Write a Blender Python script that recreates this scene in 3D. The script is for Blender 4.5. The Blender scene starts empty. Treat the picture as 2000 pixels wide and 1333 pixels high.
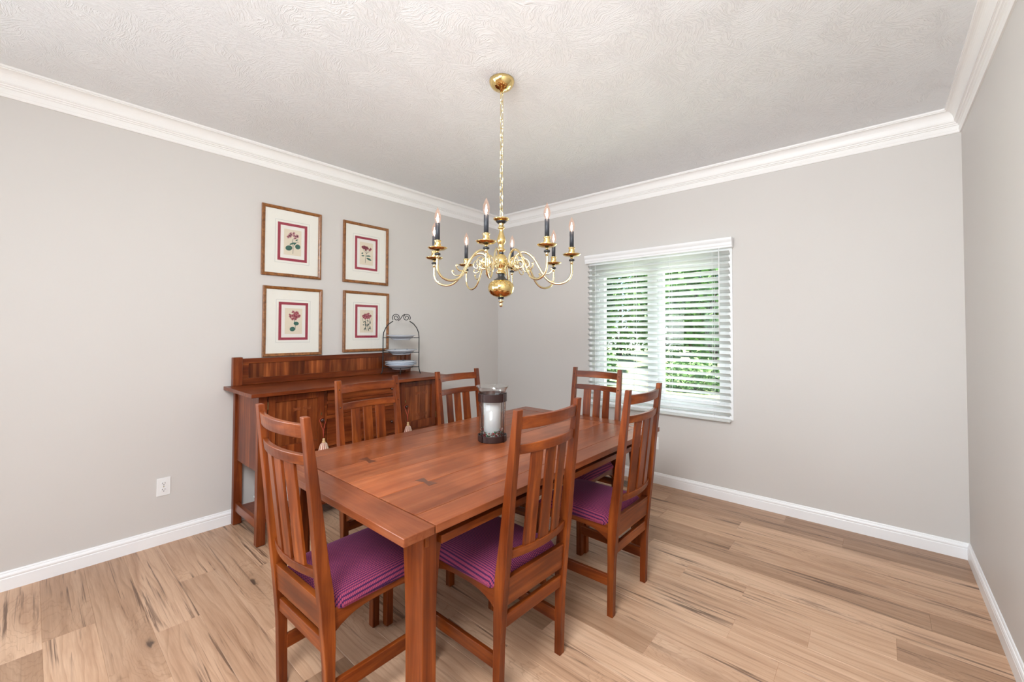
import bpy, bmesh, math, random
from mathutils import Vector, Matrix, noise

scene = bpy.context.scene
PI = math.pi
R = math.radians

# ------------------------------------------------------------------ camera
cam_d = bpy.data.cameras.new('camera')
cam = bpy.data.objects.new('camera', cam_d)
scene.collection.objects.link(cam)
cam.location = (3.46575, -3.72927, 1.36744)
_yaw, _pit, _rol = R(40.99265), R(1.31069), R(0.16502)
_f = Vector((-math.sin(_yaw) * math.cos(_pit), math.cos(_yaw) * math.cos(_pit), math.sin(_pit)))
_r = Vector((math.cos(_yaw), math.sin(_yaw), 0))
_u = _r.cross(_f)
_r2 = _r * math.cos(_rol) + _u * math.sin(_rol)
_u2 = -_r * math.sin(_rol) + _u * math.cos(_rol)
cam.rotation_euler = Matrix((_r2, _u2, -_f)).transposed().to_euler()
cam_d.sensor_fit = 'HORIZONTAL'
cam_d.sensor_width = 36
cam_d.lens = 36 * 818.732 / 2000
cam_d.shift_x = 0.0
cam_d.shift_y = -38.454 / 2000
cam_d.clip_start = 0.05
cam_d.clip_end = 200
scene.camera = cam

# ------------------------------------------------------------------ world, sun, daylight, fill lamps, exposure
scene.view_settings.view_transform = 'Standard'
scene.view_settings.look = 'None'
scene.view_settings.gamma = 1
scene.view_settings.exposure = -0.07
scene.view_settings.use_curve_mapping = False
scene.cycles.use_denoising = True
scene.cycles.max_bounces = 10
scene.cycles.diffuse_bounces = 5
scene.cycles.glossy_bounces = 4
scene.cycles.transparent_max_bounces = 16
scene.cycles.sample_clamp_indirect = 6
scene.cycles.caustics_reflective = False
scene.cycles.caustics_refractive = False

w = bpy.data.worlds.new('sky')
scene.world = w
w.use_nodes = True
bg = w.node_tree.nodes['Background']
sky = w.node_tree.nodes.new('ShaderNodeTexSky')
sky.sky_type = 'HOSEK_WILKIE'
sky.turbidity = 4.0
sky.ground_albedo = 0.4
sky.sun_direction = Vector((-0.5, 0.2, 0.8)).normalized()
w.node_tree.links.new(sky.outputs[0], bg.inputs[0])
bg.inputs[1].default_value = 6.0


def lamp(name, kind, loc, aim, power, color=(1, 1, 1), size=(1, 1), spread=PI):
    d = bpy.data.lights.new(name, kind)
    d.energy = power
    d.color = color
    if kind == 'AREA':
        d.shape = 'RECTANGLE'
        d.size, d.size_y = size
        d.spread = spread
    o = bpy.data.objects.new(name, d)
    scene.collection.objects.link(o)
    o.location = loc
    o.rotation_euler = (Vector(aim) - Vector(loc)).to_track_quat('-Z', 'Y').to_euler()
    return o


s_ = lamp('sun', 'SUN', (0, 10, 20), (1.5, 14, 0), 25.0, (1, 0.95, 0.88))
s_.data.angle = R(1.0)
# added fill lamps shining through made-up openings in the room behind the camera
lamp('fill_rear', 'AREA', (1.9, -6.9, 1.45), (2.1, 0, 1.15), 68, (0.92, 0.965, 1.0), (3.2, 2.1))
lamp('fill_left', 'AREA', (-0.45, -5.25, 1.40), (3.4, -1.2, 1.05), 46, (0.92, 0.965, 1.0), (1.7, 1.9), R(110))
# added fill lamp near the camera, standing in for a flash
lamp('fill_flash', 'AREA', (3.05, -4.15, 2.38), (2.5, -1.4, 0.45), 98, (0.92, 0.965, 1.0), (0.9, 0.9))
lamp('daylight_window', 'AREA', (1.93, 0.9, 1.46), (1.93, -2.0, 1.0), 50, (0.95, 0.98, 1.0), (1.15, 1.25))

# ------------------------------------------------------------------ materials
MATS = {}


class NT:
    def __init__(s, name):
        m = bpy.data.materials.new(name)
        m.use_nodes = True
        s.m = m
        s.t = m.node_tree
        s.p = s.t.nodes['Principled BSDF']
        MATS[name] = m

    def n(s, typ, **kw):
        nd = s.t.nodes.new('ShaderNode' + typ)
        for k, v in kw.items():
            if k.startswith('i_'):
                nd.inputs[k[2:].replace('_', ' ')].default_value = v
            else:
                setattr(nd, k, v)
        return nd

    def l(s, a, b):
        s.t.links.new(a, b)

    def set(s, **kw):
        for k, v in kw.items():
            s.p.inputs[k.replace('_', ' ')].default_value = v

    def coord(s, scale, out='Object', add=None):
        tc = s.n('TexCoord')
        mp = s.n('Mapping')
        mp.inputs['Scale'].default_value = scale
        src = tc.outputs[out]
        if add is not None:
            va = s.n('VectorMath', operation='ADD')
            s.l(src, va.inputs[0])
            s.l(add, va.inputs[1])
            src = va.outputs[0]
        s.l(src, mp.inputs['Vector'])
        return mp.outputs[0]

    def noise(s, vec, scale=1.0, detail=4, rough=0.55, dist=0.0):
        nd = s.n('TexNoise')
        nd.inputs['Scale'].default_value = scale
        nd.inputs['Detail'].default_value = detail
        nd.inputs['Roughness'].default_value = rough
        nd.inputs['Distortion'].default_value = dist
        s.l(vec, nd.inputs['Vector'])
        return nd.outputs['Fac']

    def ramp(s, fac, stops):
        r = s.n('ValToRGB')
        e = r.color_ramp.elements
        while len(e) < len(stops):
            e.new(0.5)
        for el, (p, c) in zip(e, stops):
            el.position = p
            el.color = (c[0], c[1], c[2], 1)
        s.l(fac, r.inputs[0])
        return r.outputs[0]

    def mix(s, fac, a, b, blend='MIX'):
        m = s.n('Mix', data_type='RGBA', blend_type=blend)
        for sock, v in ((m.inputs[0], fac), (m.inputs[6], a), (m.inputs[7], b)):
            if isinstance(v, bpy.types.NodeSocket):
                s.l(v, sock)
            elif isinstance(v, (int, float)):
                sock.default_value = v
            else:
                sock.default_value = (v[0], v[1], v[2], 1)
        return m.outputs[2]

    def math(s, op, a, b=0.0):
        m = s.n('Math', operation=op)
        for sock, v in ((m.inputs[0], a), (m.inputs[1], b)):
            if isinstance(v, bpy.types.NodeSocket):
                s.l(v, sock)
            else:
                sock.default_value = v
        return m.outputs[0]

    def bump(s, h, strength=0.2, dist=0.002):
        b = s.n('Bump')
        b.inputs['Strength'].default_value = strength
        b.inputs['Distance'].default_value = dist
        s.l(h, b.inputs['Height'])
        s.l(b.outputs[0], s.p.inputs['Normal'])


def plain(name, col, rough=0.5, metal=0.0, spec=0.5, coat=0.0):
    t = NT(name)
    t.set(Base_Color=(*col, 1), Roughness=rough, Metallic=metal, Specular_IOR_Level=spec, Coat_Weight=coat)
    return t.m


def cherry(name, axis, dark, mid, light, rough=0.33, attr=False, bump=True):
    """stained cherry with the grain running along one object axis"""
    t = NT(name)
    sc = [26, 26, 26]
    sc[axis] = 1.5
    sf = [150, 150, 150]
    sf[axis] = 5
    oi = t.n('ObjectInfo')
    off = t.math('MULTIPLY', oi.outputs['Random'], 37.0)
    if attr:
        at = t.n('Attribute', attribute_name='plank')
        off = t.math('MULTIPLY', at.outputs['Fac'], 53.0)
    cmb = t.n('CombineXYZ')
    for i in range(3):
        t.l(off, cmb.inputs[i])
    n1 = t.noise(t.coord(sc, add=cmb.outputs[0]), 1.0, 5, 0.6, 0.6)
    n2 = t.noise(t.coord(sf, add=cmb.outputs[0]), 1.0, 3, 0.6)
    n3 = t.noise(t.coord([3.5, 3.5, 3.5], add=cmb.outputs[0]), 1.0, 3, 0.5)
    c = t.ramp(n1, [(0.28, dark), (0.5, mid), (0.72, light)])
    c = t.mix(t.ramp(n2, [(0.35, (0.55,) * 3), (0.6, (1,) * 3)]), t.mix(0.35, c, dark), c)
    c = t.mix(0.9, c, t.ramp(n3, [(0.3, (0.58, 0.53, 0.50)), (0.7, (1.25, 1.24, 1.20))]), 'MULTIPLY')
    if attr:
        c = t.mix(1.0, c, t.ramp(at.outputs['Fac'], [(0, (0.72, 0.68, 0.66)), (0.5, (1, 1, 1)), (1, (1.35, 1.4, 1.4))]), 'MULTIPLY')
    t.l(c, t.p.inputs['Base Color'])
    t.set(Roughness=rough, Specular_IOR_Level=0.31)
    if bump:
        t.bump(n2, 0.03, 0.0006)
    return t.m


CD, CM, CL = (0.072, 0.0118, 0.0020), (0.166, 0.0330, 0.0050), (0.305, 0.0780, 0.0130)
WX = cherry('cherry_grain_x', 0, CD, CM, CL)
WY = cherry('cherry_grain_y', 1, CD, CM, CL)
WZ = cherry('cherry_grain_z', 2, CD, CM, CL)
SD, SM, SL = (0.078, 0.012, 0.0030), (0.168, 0.034, 0.0078), (0.300, 0.078, 0.019)
SX = cherry('dark_cherry_grain_x', 0, SD, SM, SL, 0.3)
SY = cherry('dark_cherry_grain_y', 1, SD, SM, SL, 0.3)
SZ = cherry('dark_cherry_grain_z', 2, SD, SM, SL, 0.34)
SP = cherry('cherry_panel_planks', 2, SD, (0.185, 0.044, 0.011), (0.36, 0.110, 0.032), 0.34, True)
TT = cherry('table_planks', 1, (0.185, 0.044, 0.0145), (0.255, 0.071, 0.0255), (0.350, 0.118, 0.047), 0.30, True, False)
TE = cherry('table_end_grain_x', 0, (0.165, 0.038, 0.0125), (0.225, 0.060, 0.0215), (0.295, 0.092, 0.036), 0.26, False, False)
INLAY = plain('dark_inlay', (0.105, 0.032, 0.015), 0.28)
GROOVE = plain('groove_dark', (0.012, 0.010, 0.010), 0.6)

# painted plaster
t = NT('greige_wall')
n_ = t.noise(t.coord((1, 1, 1)), 260, 3, 0.6)
n2_ = t.noise(t.coord((1, 1, 1)), 1.3, 2, 0.5)
t.l(t.mix(n2_, (0.615, 0.588, 0.562), (0.640, 0.615, 0.590)), t.p.inputs['Base Color'])
t.set(Roughness=0.55, Specular_IOR_Level=0.3)
t.bump(n_, 0.05, 0.0008)
WALL = t.m

# brushed stipple ceiling
t = NT('stippled_ceiling')
tc = t.coord((1, 1, 1))
vo = t.n('TexVoronoi')
vo.inputs['Scale'].default_value = 8.5
wn = t.n('TexNoise')
wn.inputs['Scale'].default_value = 4
t.l(tc, wn.inputs['Vector'])
wv = t.n('VectorMath', operation='MULTIPLY_ADD')
t.l(wn.outputs['Color'], wv.inputs[0])
wv.inputs[1].default_value = (0.22, 0.22, 0)
t.l(tc, wv.inputs[2])
t.l(wv.outputs[0], vo.inputs['Vector'])
sep = t.n('SeparateColor')
t.l(vo.outputs['Color'], sep.inputs[0])
ang = t.math('MULTIPLY', sep.outputs[0], 3.1416)
vr = t.n('VectorRotate', rotation_type='Z_AXIS')
t.l(wv.outputs[0], vr.inputs['Vector'])
t.l(ang, vr.inputs['Angle'])
mp = t.n('Mapping')
mp.inputs['Scale'].default_value = (24, 150, 1)
t.l(vr.outputs[0], mp.inputs['Vector'])
a_ = t.noise(mp.outputs[0], 1.0, 3, 0.6, 0.5)
b_ = t.noise(tc, 120, 3, 0.6, 0.8)
h_ = t.math('ADD', t.ramp(a_, [(0.45, (0, 0, 0)), (0.62, (1, 1, 1))]), t.math('MULTIPLY', b_, 0.6))
t.set(Base_Color=(0.865, 0.885, 0.905, 1), Roughness=0.85, Specular_IOR_Level=0.2)
t.bump(h_, 0.55, 0.0036)
CEIL = t.m

TRIM = plain('white_trim_paint', (0.88, 0.87, 0.855), 0.4, 0, 0.4)
BASEP = plain('white_baseboard_paint', (0.90, 0.905, 0.915), 0.35, 0, 0.4)
VINYL = plain('white_vinyl', (0.86, 0.87, 0.88), 0.35)
PLASTIC = plain('white_plastic', (0.84, 0.84, 0.84), 0.3)
SLOT = plain('outlet_slot', (0.02, 0.02, 0.02), 0.6)
BRASS = plain('polished_brass', (0.80, 0.61, 0.27), 0.07, 1.0)
PALEBRASS = plain('pale_brass', (0.82, 0.71, 0.43), 0.14, 1.0)
BLACK = plain('black_enamel', (0.014, 0.016, 0.02), 0.35)
SLEEVE = plain('black_candle_sleeve', (0.016, 0.019, 0.026), 0.5)
IRON = plain('black_wire', (0.018, 0.02, 0.022), 0.45, 0.3)
BRONZE = plain('bronze_band', (0.032, 0.013, 0.011), 0.42, 0.25)
DARKW = plain('dark_knob_wood', (0.045, 0.014, 0.008), 0.25)
HINGE = plain('aged_brass', (0.35, 0.25, 0.11), 0.4, 1.0)
CHINA = plain('pale_blue_china', (0.66, 0.71, 0.78), 0.12)
CHINAB = plain('china_pattern', (0.09, 0.13, 0.22), 0.15)
CERAM = plain('white_ceramic', (0.82, 0.84, 0.85), 0.15)
WAX = NT('white_wax')
WAX.set(Base_Color=(0.70, 0.695, 0.685, 1), Roughness=0.5, Subsurface_Weight=0.2)
WAX.p.inputs['Subsurface Radius'].default_value = (0.02, 0.015, 0.01)
WAX = WAX.m
BEADR = plain('red_bead', (0.50, 0.02, 0.03), 0.2)
BEADG = plain('green_bead', (0.03, 0.20, 0.06), 0.2)
BEADW = plain('white_bead', (0.85, 0.84, 0.82), 0.2)
MATC = plain('cream_mat_board', (0.90, 0.885, 0.83), 0.7)
MATL = plain('mat_rule_line', (0.42, 0.45, 0.45), 0.7)
MATR = NT('crimson_mat')
c_ = MATR.noise(MATR.coord((1, 1, 1)), 160, 3)
MATR.l(MATR.mix(c_, (0.26, 0.014, 0.038), (0.42, 0.04, 0.08)), MATR.p.inputs['Base Color'])
MATR.set(Roughness=0.7)
MATR = MATR.m
MATI = plain('inner_white_mat', (0.88, 0.85, 0.81), 0.7)
PAPER = plain('aged_print_paper', (0.80, 0.71, 0.57), 0.8)
INKG = plain('print_green', (0.035, 0.13, 0.10), 0.8)
INKD = plain('print_dark_green', (0.02, 0.055, 0.05), 0.8)
INKP = [plain('print_rose', (0.50, 0.15, 0.18), 0.8), plain('print_pink', (0.62, 0.32, 0.34), 0.8),
        plain('print_crimson', (0.30, 0.025, 0.05), 0.8), plain('print_plum', (0.10, 0.012, 0.035), 0.8)]
TASB = plain('tassel_tan_head', (0.62, 0.40, 0.20), 0.8)
CORDR = plain('red_tassel_cord', (0.42, 0.06, 0.03), 0.8)

t = NT('picture_frame_wood')
n_ = t.noise(t.coord((30, 30, 30)), 1.0, 4, 0.6, 1.5)
t.l(t.ramp(n_, [(0.3, (0.13, 0.042, 0.010)), (0.7, (0.36, 0.15, 0.045))]), t.p.inputs['Base Color'])
t.set(Roughness=0.3)
FRAMEW = t.m

t = NT('striped_tassel_fringe')
g = t.n('TexCoord')
sx = t.n('SeparateXYZ')
t.l(g.outputs['Object'], sx.inputs[0])
an = t.math('ARCTAN2', sx.outputs[1], sx.outputs[0])
st = t.math('SINE', t.math('MULTIPLY', an, 11.0))
t.l(t.ramp(t.math('ADD', t.math('MULTIPLY', st, 0.5), 0.5), [(0.3, (0.36, 0.08, 0.07)), (0.6, (0.72, 0.55, 0.42))]), t.p.inputs['Base Color'])
t.set(Roughness=0.85)
FRINGE = t.m

# hickory floor boards
t = NT('hickory_boards')
at = t.n('Attribute', attribute_name='plank')
rn = at.outputs['Fac']
cmb = t.n('CombineXYZ')
o_ = t.math('MULTIPLY', rn, 71.0)
for i in range(3):
    t.l(o_, cmb.inputs[i])
va = cmb.outputs[0]
g1 = t.noise(t.coord((0.9, 9, 1), add=va), 1.0, 4, 0.55, 1.2)
g2 = t.noise(t.coord((7, 170, 1), add=va), 1.0, 3, 0.6, 0.3)
g3 = t.noise(t.coord((1.4, 5, 1), add=va), 1.0, 2, 0.5)
g4 = t.noise(t.coord((1.0, 34, 1), add=va), 1.0, 4, 0.7, 0.9)
base = t.ramp(g1, [(0.28, (0.45, 0.265, 0.160)), (0.5, (0.575, 0.365, 0.235)), (0.72, (0.655, 0.440, 0.298))])
base = t.mix(1.0, base, t.ramp(rn, [(0.0, (0.62, 0.58, 0.54)), (0.25, (0.82, 0.79, 0.77)), (0.5, (0.96, 0.95, 0.95)), (0.8, (1.03, 1.03, 1.03)), (1.0, (1.10, 1.12, 1.15))]), 'MULTIPLY')
vk = t.n('TexVoronoi')
vk.inputs['Scale'].default_value = 1.0
kw = t.n('TexNoise')
kw.inputs['Scale'].default_value = 9.0
kc = t.coord((1.5, 4.6, 1), add=va)
t.l(kc, kw.inputs['Vector'])
kv = t.n('VectorMath', operation='MULTIPLY_ADD')
t.l(kw.outputs['Color'], kv.inputs[0])
kv.inputs[1].default_value = (0.16, 0.16, 0)
t.l(kc, kv.inputs[2])
t.l(kv.outputs[0], vk.inputs['Vector'])
ks = t.n('SeparateColor')
t.l(vk.outputs['Color'], ks.inputs[0])
kg = t.math('GREATER_THAN', ks.outputs[0], 0.42)
kd = vk.outputs['Distance']
kn = t.math('MULTIPLY', kg, t.ramp(kd, [(0.035, (1,) * 3), (0.075, (0,) * 3)]))
kh = t.math('MULTIPLY', kg, t.ramp(kd, [(0.05, (0.55,) * 3), (0.30, (0,) * 3)]))
gw = t.n('TexWave', wave_type='BANDS', bands_direction='Y', wave_profile='SAW')
gw.inputs['Scale'].default_value = 5.0
gw.inputs['Distortion'].default_value = 9.0
gw.inputs['Detail'].default_value = 2.0
gw.inputs['Detail Scale'].default_value = 0.8
gc = t.n('VectorMath', operation='ADD')
t.l(t.coord((0.35, 1.6, 1), add=va), gc.inputs[0])
gx = t.n('CombineXYZ')
t.l(t.math('MULTIPLY', kg, t.math('MAXIMUM', t.math('SUBTRACT', 0.45, kd), 0.0)), gx.inputs[1])
t.l(gx.outputs[0], gc.inputs[1])
t.l(gc.outputs[0], gw.inputs['Vector'])
base = t.mix(t.math('MULTIPLY', t.ramp(gw.outputs['Fac'], [(0.72, (0,) * 3), (0.97, (1,) * 3)]), 0.55), base, t.mix(1.0, base, (0.70, 0.64, 0.58), 'MULTIPLY'))
base = t.mix(t.ramp(g2, [(0.3, (0.6,) * 3), (0.6, (0,) * 3)]), base, t.mix(1.0, base, (0.78, 0.74, 0.71), 'MULTIPLY'))
streak = t.math('MULTIPLY', t.ramp(g4, [(0.54, (0,) * 3), (0.62, (1,) * 3)]), t.ramp(g3, [(0.45, (0,) * 3), (0.56, (1,) * 3)]))
base = t.mix(t.math('MULTIPLY', streak, 0.85), base, (0.105, 0.052, 0.030))
base = t.mix(kh, base, (0.30, 0.165, 0.095))
base = t.mix(t.math('MULTIPLY', kn, 0.85), base, (0.05, 0.030, 0.022))
t.l(base, t.p.inputs['Base Color'])
t.set(Roughness=0.38, Specular_IOR_Level=0.4)
t.bump(t.math('ADD', g2, t.math('MULTIPLY', g1, 0.5)), 0.10, 0.0015)
FLOOR = t.m

# woven seat fabric: rows of rose dashes with navy dots on plum
t = NT('plum_dotted_fabric')
g = t.n('TexCoord')
sx = t.n('SeparateXYZ')
t.l(g.outputs['Object'], sx.inputs[0])
px_, py_ = 0.0088, 0.0064
colf = t.math('DIVIDE', sx.outputs[0], px_)
col = t.math('FLOOR', colf)
odd = t.math('MULTIPLY', t.math('MODULO', t.math('ABSOLUTE', col), 2.0), 0.5)
u_ = t.math('FRACT', colf)
v_ = t.math('FRACT', t.math('ADD', t.math('DIVIDE', sx.outputs[1], py_), odd))
du = t.math('ABSOLUTE', t.math('SUBTRACT', u_, 0.5))
dv = t.math('ABSOLUTE', t.math('SUBTRACT', v_, 0.5))
line = t.math('GREATER_THAN', du, 0.32)
navy = t.math('MULTIPLY', line, t.math('LESS_THAN', dv, 0.30))
rose = t.math('MULTIPLY', t.math('LESS_THAN', du, 0.30), t.math('GREATER_THAN', dv, 0.14))
c = t.mix(rose, (0.105, 0.019, 0.066), (0.290, 0.050, 0.092))
c = t.mix(navy, c, (0.016, 0.010, 0.048))
t.l(c, t.p.inputs['Base Color'])
t.set(Roughness=0.9, Specular_IOR_Level=0.12, Sheen_Weight=0.12)
t.p.inputs['Sheen Tint'].default_value = (0.8, 0.35, 0.75, 1)
t.bump(t.math('ADD', du, dv), 0.2, 0.0008)
FABRIC = t.m


def clear(name, tint, refl=1.0):
    t = NT(name)
    tr = t.n('BsdfTransparent')
    tr.inputs[0].default_value = (*tint, 1)
    gl = t.n('BsdfGlossy')
    gl.inputs['Roughness'].default_value = 0.02
    ge = t.n('NewGeometry')
    dt = t.n('VectorMath', operation='DOT_PRODUCT')
    t.l(ge.outputs['Normal'], dt.inputs[0])
    t.l(ge.outputs['Incoming'], dt.inputs[1])
    k_ = t.math('POWER', t.math('SUBTRACT', 1.0, t.math('ABSOLUTE', dt.outputs['Value'])), 4.0)
    f_ = t.math('ADD', t.math('MULTIPLY', k_, 0.85), 0.045)
    ms = t.n('MixShader')
    t.l(t.math('MINIMUM', t.math('MULTIPLY', f_, refl), 1.0), ms.inputs[0])
    t.l(tr.outputs[0], ms.inputs[1])
    t.l(gl.outputs[0], ms.inputs[2])
    t.l(ms.outputs[0], t.t.nodes['Material Output'].inputs[0])
    return t.m


PANE = clear('window_glass', (0.97, 0.98, 0.975), 0.7)
PICG = clear('picture_glass', (0.985, 0.985, 0.98), 0.55)
SHADE = clear('clear_glass', (0.965, 0.972, 0.972), 1.7)
t = NT('bulb_glass')
tr = t.n('BsdfTransparent')
tr.inputs[0].default_value = (0.99, 0.86, 0.80, 1)
em = t.n('Emission')
em.inputs[0].default_value = (1.0, 0.70, 0.55, 1)
em.inputs[1].default_value = 0.95
gl = t.n('BsdfGlossy')
gl.inputs['Roughness'].default_value = 0.03
lw = t.n('LayerWeight')
lw.inputs[0].default_value = 0.35
m1 = t.n('MixShader')
t.l(t.math('ADD', t.math('MULTIPLY', lw.outputs['Facing'], 0.45), 0.22), m1.inputs[0])
t.l(tr.outputs[0], m1.inputs[1])
t.l(em.outputs[0], m1.inputs[2])
m2 = t.n('MixShader')
m2.inputs[0].default_value = 0.08
t.l(m1.outputs[0], m2.inputs[1])
t.l(gl.outputs[0], m2.inputs[2])
t.l(m2.outputs[0], t.t.nodes['Material Output'].inputs[0])
BULBG = t.m
t = NT('bulb_filament')
t.set(Base_Color=(1, 0.9, 0.8, 1), Emission_Color=(1, 0.80, 0.60, 1), Emission_Strength=22)
GLOW = t.m

t = NT('blind_slat_vinyl')
t.set(Base_Color=(0.86, 0.87, 0.88, 1), Roughness=0.4)
tl = t.n('BsdfTranslucent')
tl.inputs[0].default_value = (0.9, 0.93, 0.9, 1)
ms = t.n('MixShader')
ms.inputs[0].default_value = 0.55
t.l(t.p.outputs[0], ms.inputs[1])
t.l(tl.outputs[0], ms.inputs[2])
t.l(ms.outputs[0], t.t.nodes['Material Output'].inputs[0])
SLATM = t.m

t = NT('lawn_grass')
n_ = t.noise(t.coord((1, 1, 1)), 30, 5, 0.7)
t.l(t.ramp(n_, [(0.3, (0.13, 0.20, 0.07)), (0.7, (0.34, 0.42, 0.20))]), t.p.inputs['Base Color'])
t.set(Roughness=0.9)
LAWN = t.m
CONC = plain('pale_concrete', (0.72, 0.70, 0.68), 0.9)
BARK = plain('bark', (0.10, 0.07, 0.05), 0.9)


def leafmat(name, a, b):
    t = NT(name)
    n_ = t.noise(t.coord((1, 1, 1)), 3.0, 3)
    t.l(t.ramp(n_, [(0.35, a), (0.65, b)]), t.p.inputs['Base Color'])
    t.set(Roughness=0.6)
    return t.m


LEAFD = leafmat('dark_leaves', (0.02, 0.07, 0.035), (0.07, 0.17, 0.07))
LEAFM = leafmat('mid_leaves', (0.06, 0.17, 0.04), (0.16, 0.34, 0.09))
LEAFL = leafmat('light_leaves', (0.05, 0.15, 0.04), (0.22, 0.38, 0.13))


# ------------------------------------------------------------------ mesh helpers
class MB:
    """collects shapes, then links them as ONE mesh object"""

    def __init__(s):
        s.b = bmesh.new()
        s.mi = 0
        s.smooth = False
        s.lay = None

    def attr(s, name='plank'):
        s.lay = s.b.faces.layers.float.new(name)
        return s

    def face(s, vs, val=None):
        try:
            f = s.b.faces.new(vs)
        except ValueError:
            return None
        f.material_index = s.mi
        f.smooth = s.smooth
        if s.lay is not None and val is not None:
            f[s.lay] = val
        return f

    def v(s, p):
        return s.b.verts.new(p)

    def hexa(s, pts, val=None):
        """8 points: bottom ring then top ring"""
        v = [s.v(p) for p in pts]
        for q in ((3, 2, 1, 0), (4, 5, 6, 7), (0, 1, 5, 4), (1, 2, 6, 5), (2, 3, 7, 6), (3, 0, 4, 7)):
            s.face([v[i] for i in q], val)
        return s

    def box(s, x0, x1, y0, y1, z0, z1, val=None):
        return s.hexa([(x0, y0, z0), (x1, y0, z0), (x1, y1, z0), (x0, y1, z0), (x0, y0, z1), (x1, y0, z1), (x1, y1, z1), (x0, y1, z1)], val)

    def prism(s, poly, axis, a, b):
        """2-D polygon (in the two other axes, in order) extruded along axis from a to b"""
        def P(p, h):
            q = [0, 0, 0]
            o = [i for i in range(3) if i != axis]
            q[o[0]], q[o[1]], q[axis] = p[0], p[1], h
            return q
        A = [s.v(P(p, a)) for p in poly]
        B = [s.v(P(p, b)) for p in poly]
        n = len(poly)
        s.face(list(reversed(A)))
        s.face(B)
        for i in range(n):
            s.face([A[i], A[(i + 1) % n], B[(i + 1) % n], B[i]])
        return s

    def rings(s, rs, close=False, cap=True, val=None):
        V = [[s.v(p) for p in r] for r in rs]
        n = len(V[0])
        m = len(V)
        for i in range(m if close else m - 1):
            a, b = V[i], V[(i + 1) % m]
            for k in range(n):
                s.face([a[k], a[(k + 1) % n], b[(k + 1) % n], b[k]], val)
        if cap and not close:
            s.face(list(reversed(V[0])), val)
            s.face(V[-1], val)
        return s

    def tube(s, pts, r, seg=8, close=False, flat=None):
        """swept tube; r may be a list; flat=(a,b) scales the two axes of the section"""
        P = [Vector(p) for p in pts]
        n = len(P)
        rs = r if isinstance(r, (list, tuple)) else [r] * n
        sm, s.smooth = s.smooth, True
        up = None
        rings = []
        for i in range(n):
            if close:
                d = P[(i + 1) % n] - P[i - 1]
            else:
                d = P[min(i + 1, n - 1)] - P[max(i - 1, 0)]
            d.normalize()
            if up is None:
                ref = Vector((0, 0, 1)) if abs(d.z) < 0.9 else Vector((1, 0, 0))
                up = (ref - d * ref.dot(d)).normalized()
            else:
                up = (up - d * up.dot(d)).normalized()
            sd = d.cross(up)
            fa, fb = flat or (1, 1)
            rings.append([P[i] + (up * math.cos(2 * PI * k / seg) * fa + sd * math.sin(2 * PI * k / seg) * fb) * rs[i] for k in range(seg)])
        s.rings(rings, close=close)
        s.smooth = sm
        return s

    def lathe(s, prof, c=(0, 0, 0), seg=24, smooth=True, close=False):
        """profile of (radius, z)"""
        sm, s.smooth = s.smooth, smooth
        rings = []
        for r, z in prof:
            r = max(r, 1e-4)
            rings.append([(c[0] + r * math.cos(2 * PI * k / seg), c[1] + r * math.sin(2 * PI * k / seg), c[2] + z) for k in range(seg)])
        s.rings(rings, close=close)
        s.smooth = sm
        return s

    def build(s, name, mat, parent=None, bevel=0.0, seg=2, recalc=True, autosmooth=False):
        if recalc:
            bmesh.ops.recalc_face_normals(s.b, faces=s.b.faces)
        me = bpy.data.meshes.new(name)
        s.b.to_mesh(me)
        s.b.free()
        for m in (mat if isinstance(mat, (list, tuple)) else [mat]):
            me.materials.append(m)
        o = bpy.data.objects.new(name, me)
        scene.collection.objects.link(o)
        if parent is not None:
            o.parent = parent
        if bevel:
            md = o.modifiers.new('bevel', 'BEVEL')
            md.width = bevel
            md.segments = seg
            md.limit_method = 'ANGLE'
            md.angle_limit = R(35)
            md.harden_normals = False
        return o


def tag(o, label=None, cat=None, group=None, kind=None):
    if label:
        o['label'] = label
    if cat:
        o['category'] = cat
    if group:
        o['group'] = group
    if kind:
        o['kind'] = kind
    return o


def thing(name, label, cat, loc=(0, 0, 0), rz=0.0, group=None):
    o = bpy.data.objects.new(name, None)
    scene.collection.objects.link(o)
    o.location = loc
    o.rotation_euler = (0, 0, rz)
    o.empty_display_size = 0.1
    return tag(o, label, cat, group)


def dup(src, loc, rz, label, group=None):
    """a copy of a thing with copies of its parts and their sub-parts"""
    r = src.copy()
    scene.collection.objects.link(r)
    r.location = loc
    r.rotation_euler = (0, 0, rz)
    r['label'] = label
    if group:
        r['group'] = group
    for ch in list(src.children):
        c = ch.copy()
        scene.collection.objects.link(c)
        c.parent = r
        for g in list(ch.children):
            d = g.copy()
            scene.collection.objects.link(d)
            d.parent = c
    return r


def struct(o):
    o['kind'] = 'structure'
    return o


def lerp(tab, z):
    for (z0, a), (z1, b) in zip(tab, tab[1:]):
        if z <= z1:
            return a + (b - a) * (z - z0) / (z1 - z0)
    return tab[-1][1]


# ------------------------------------------------------------------ room shell
W, H, YB = 3.875, 2.74, -6.4
rng = random.Random(4)

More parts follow.
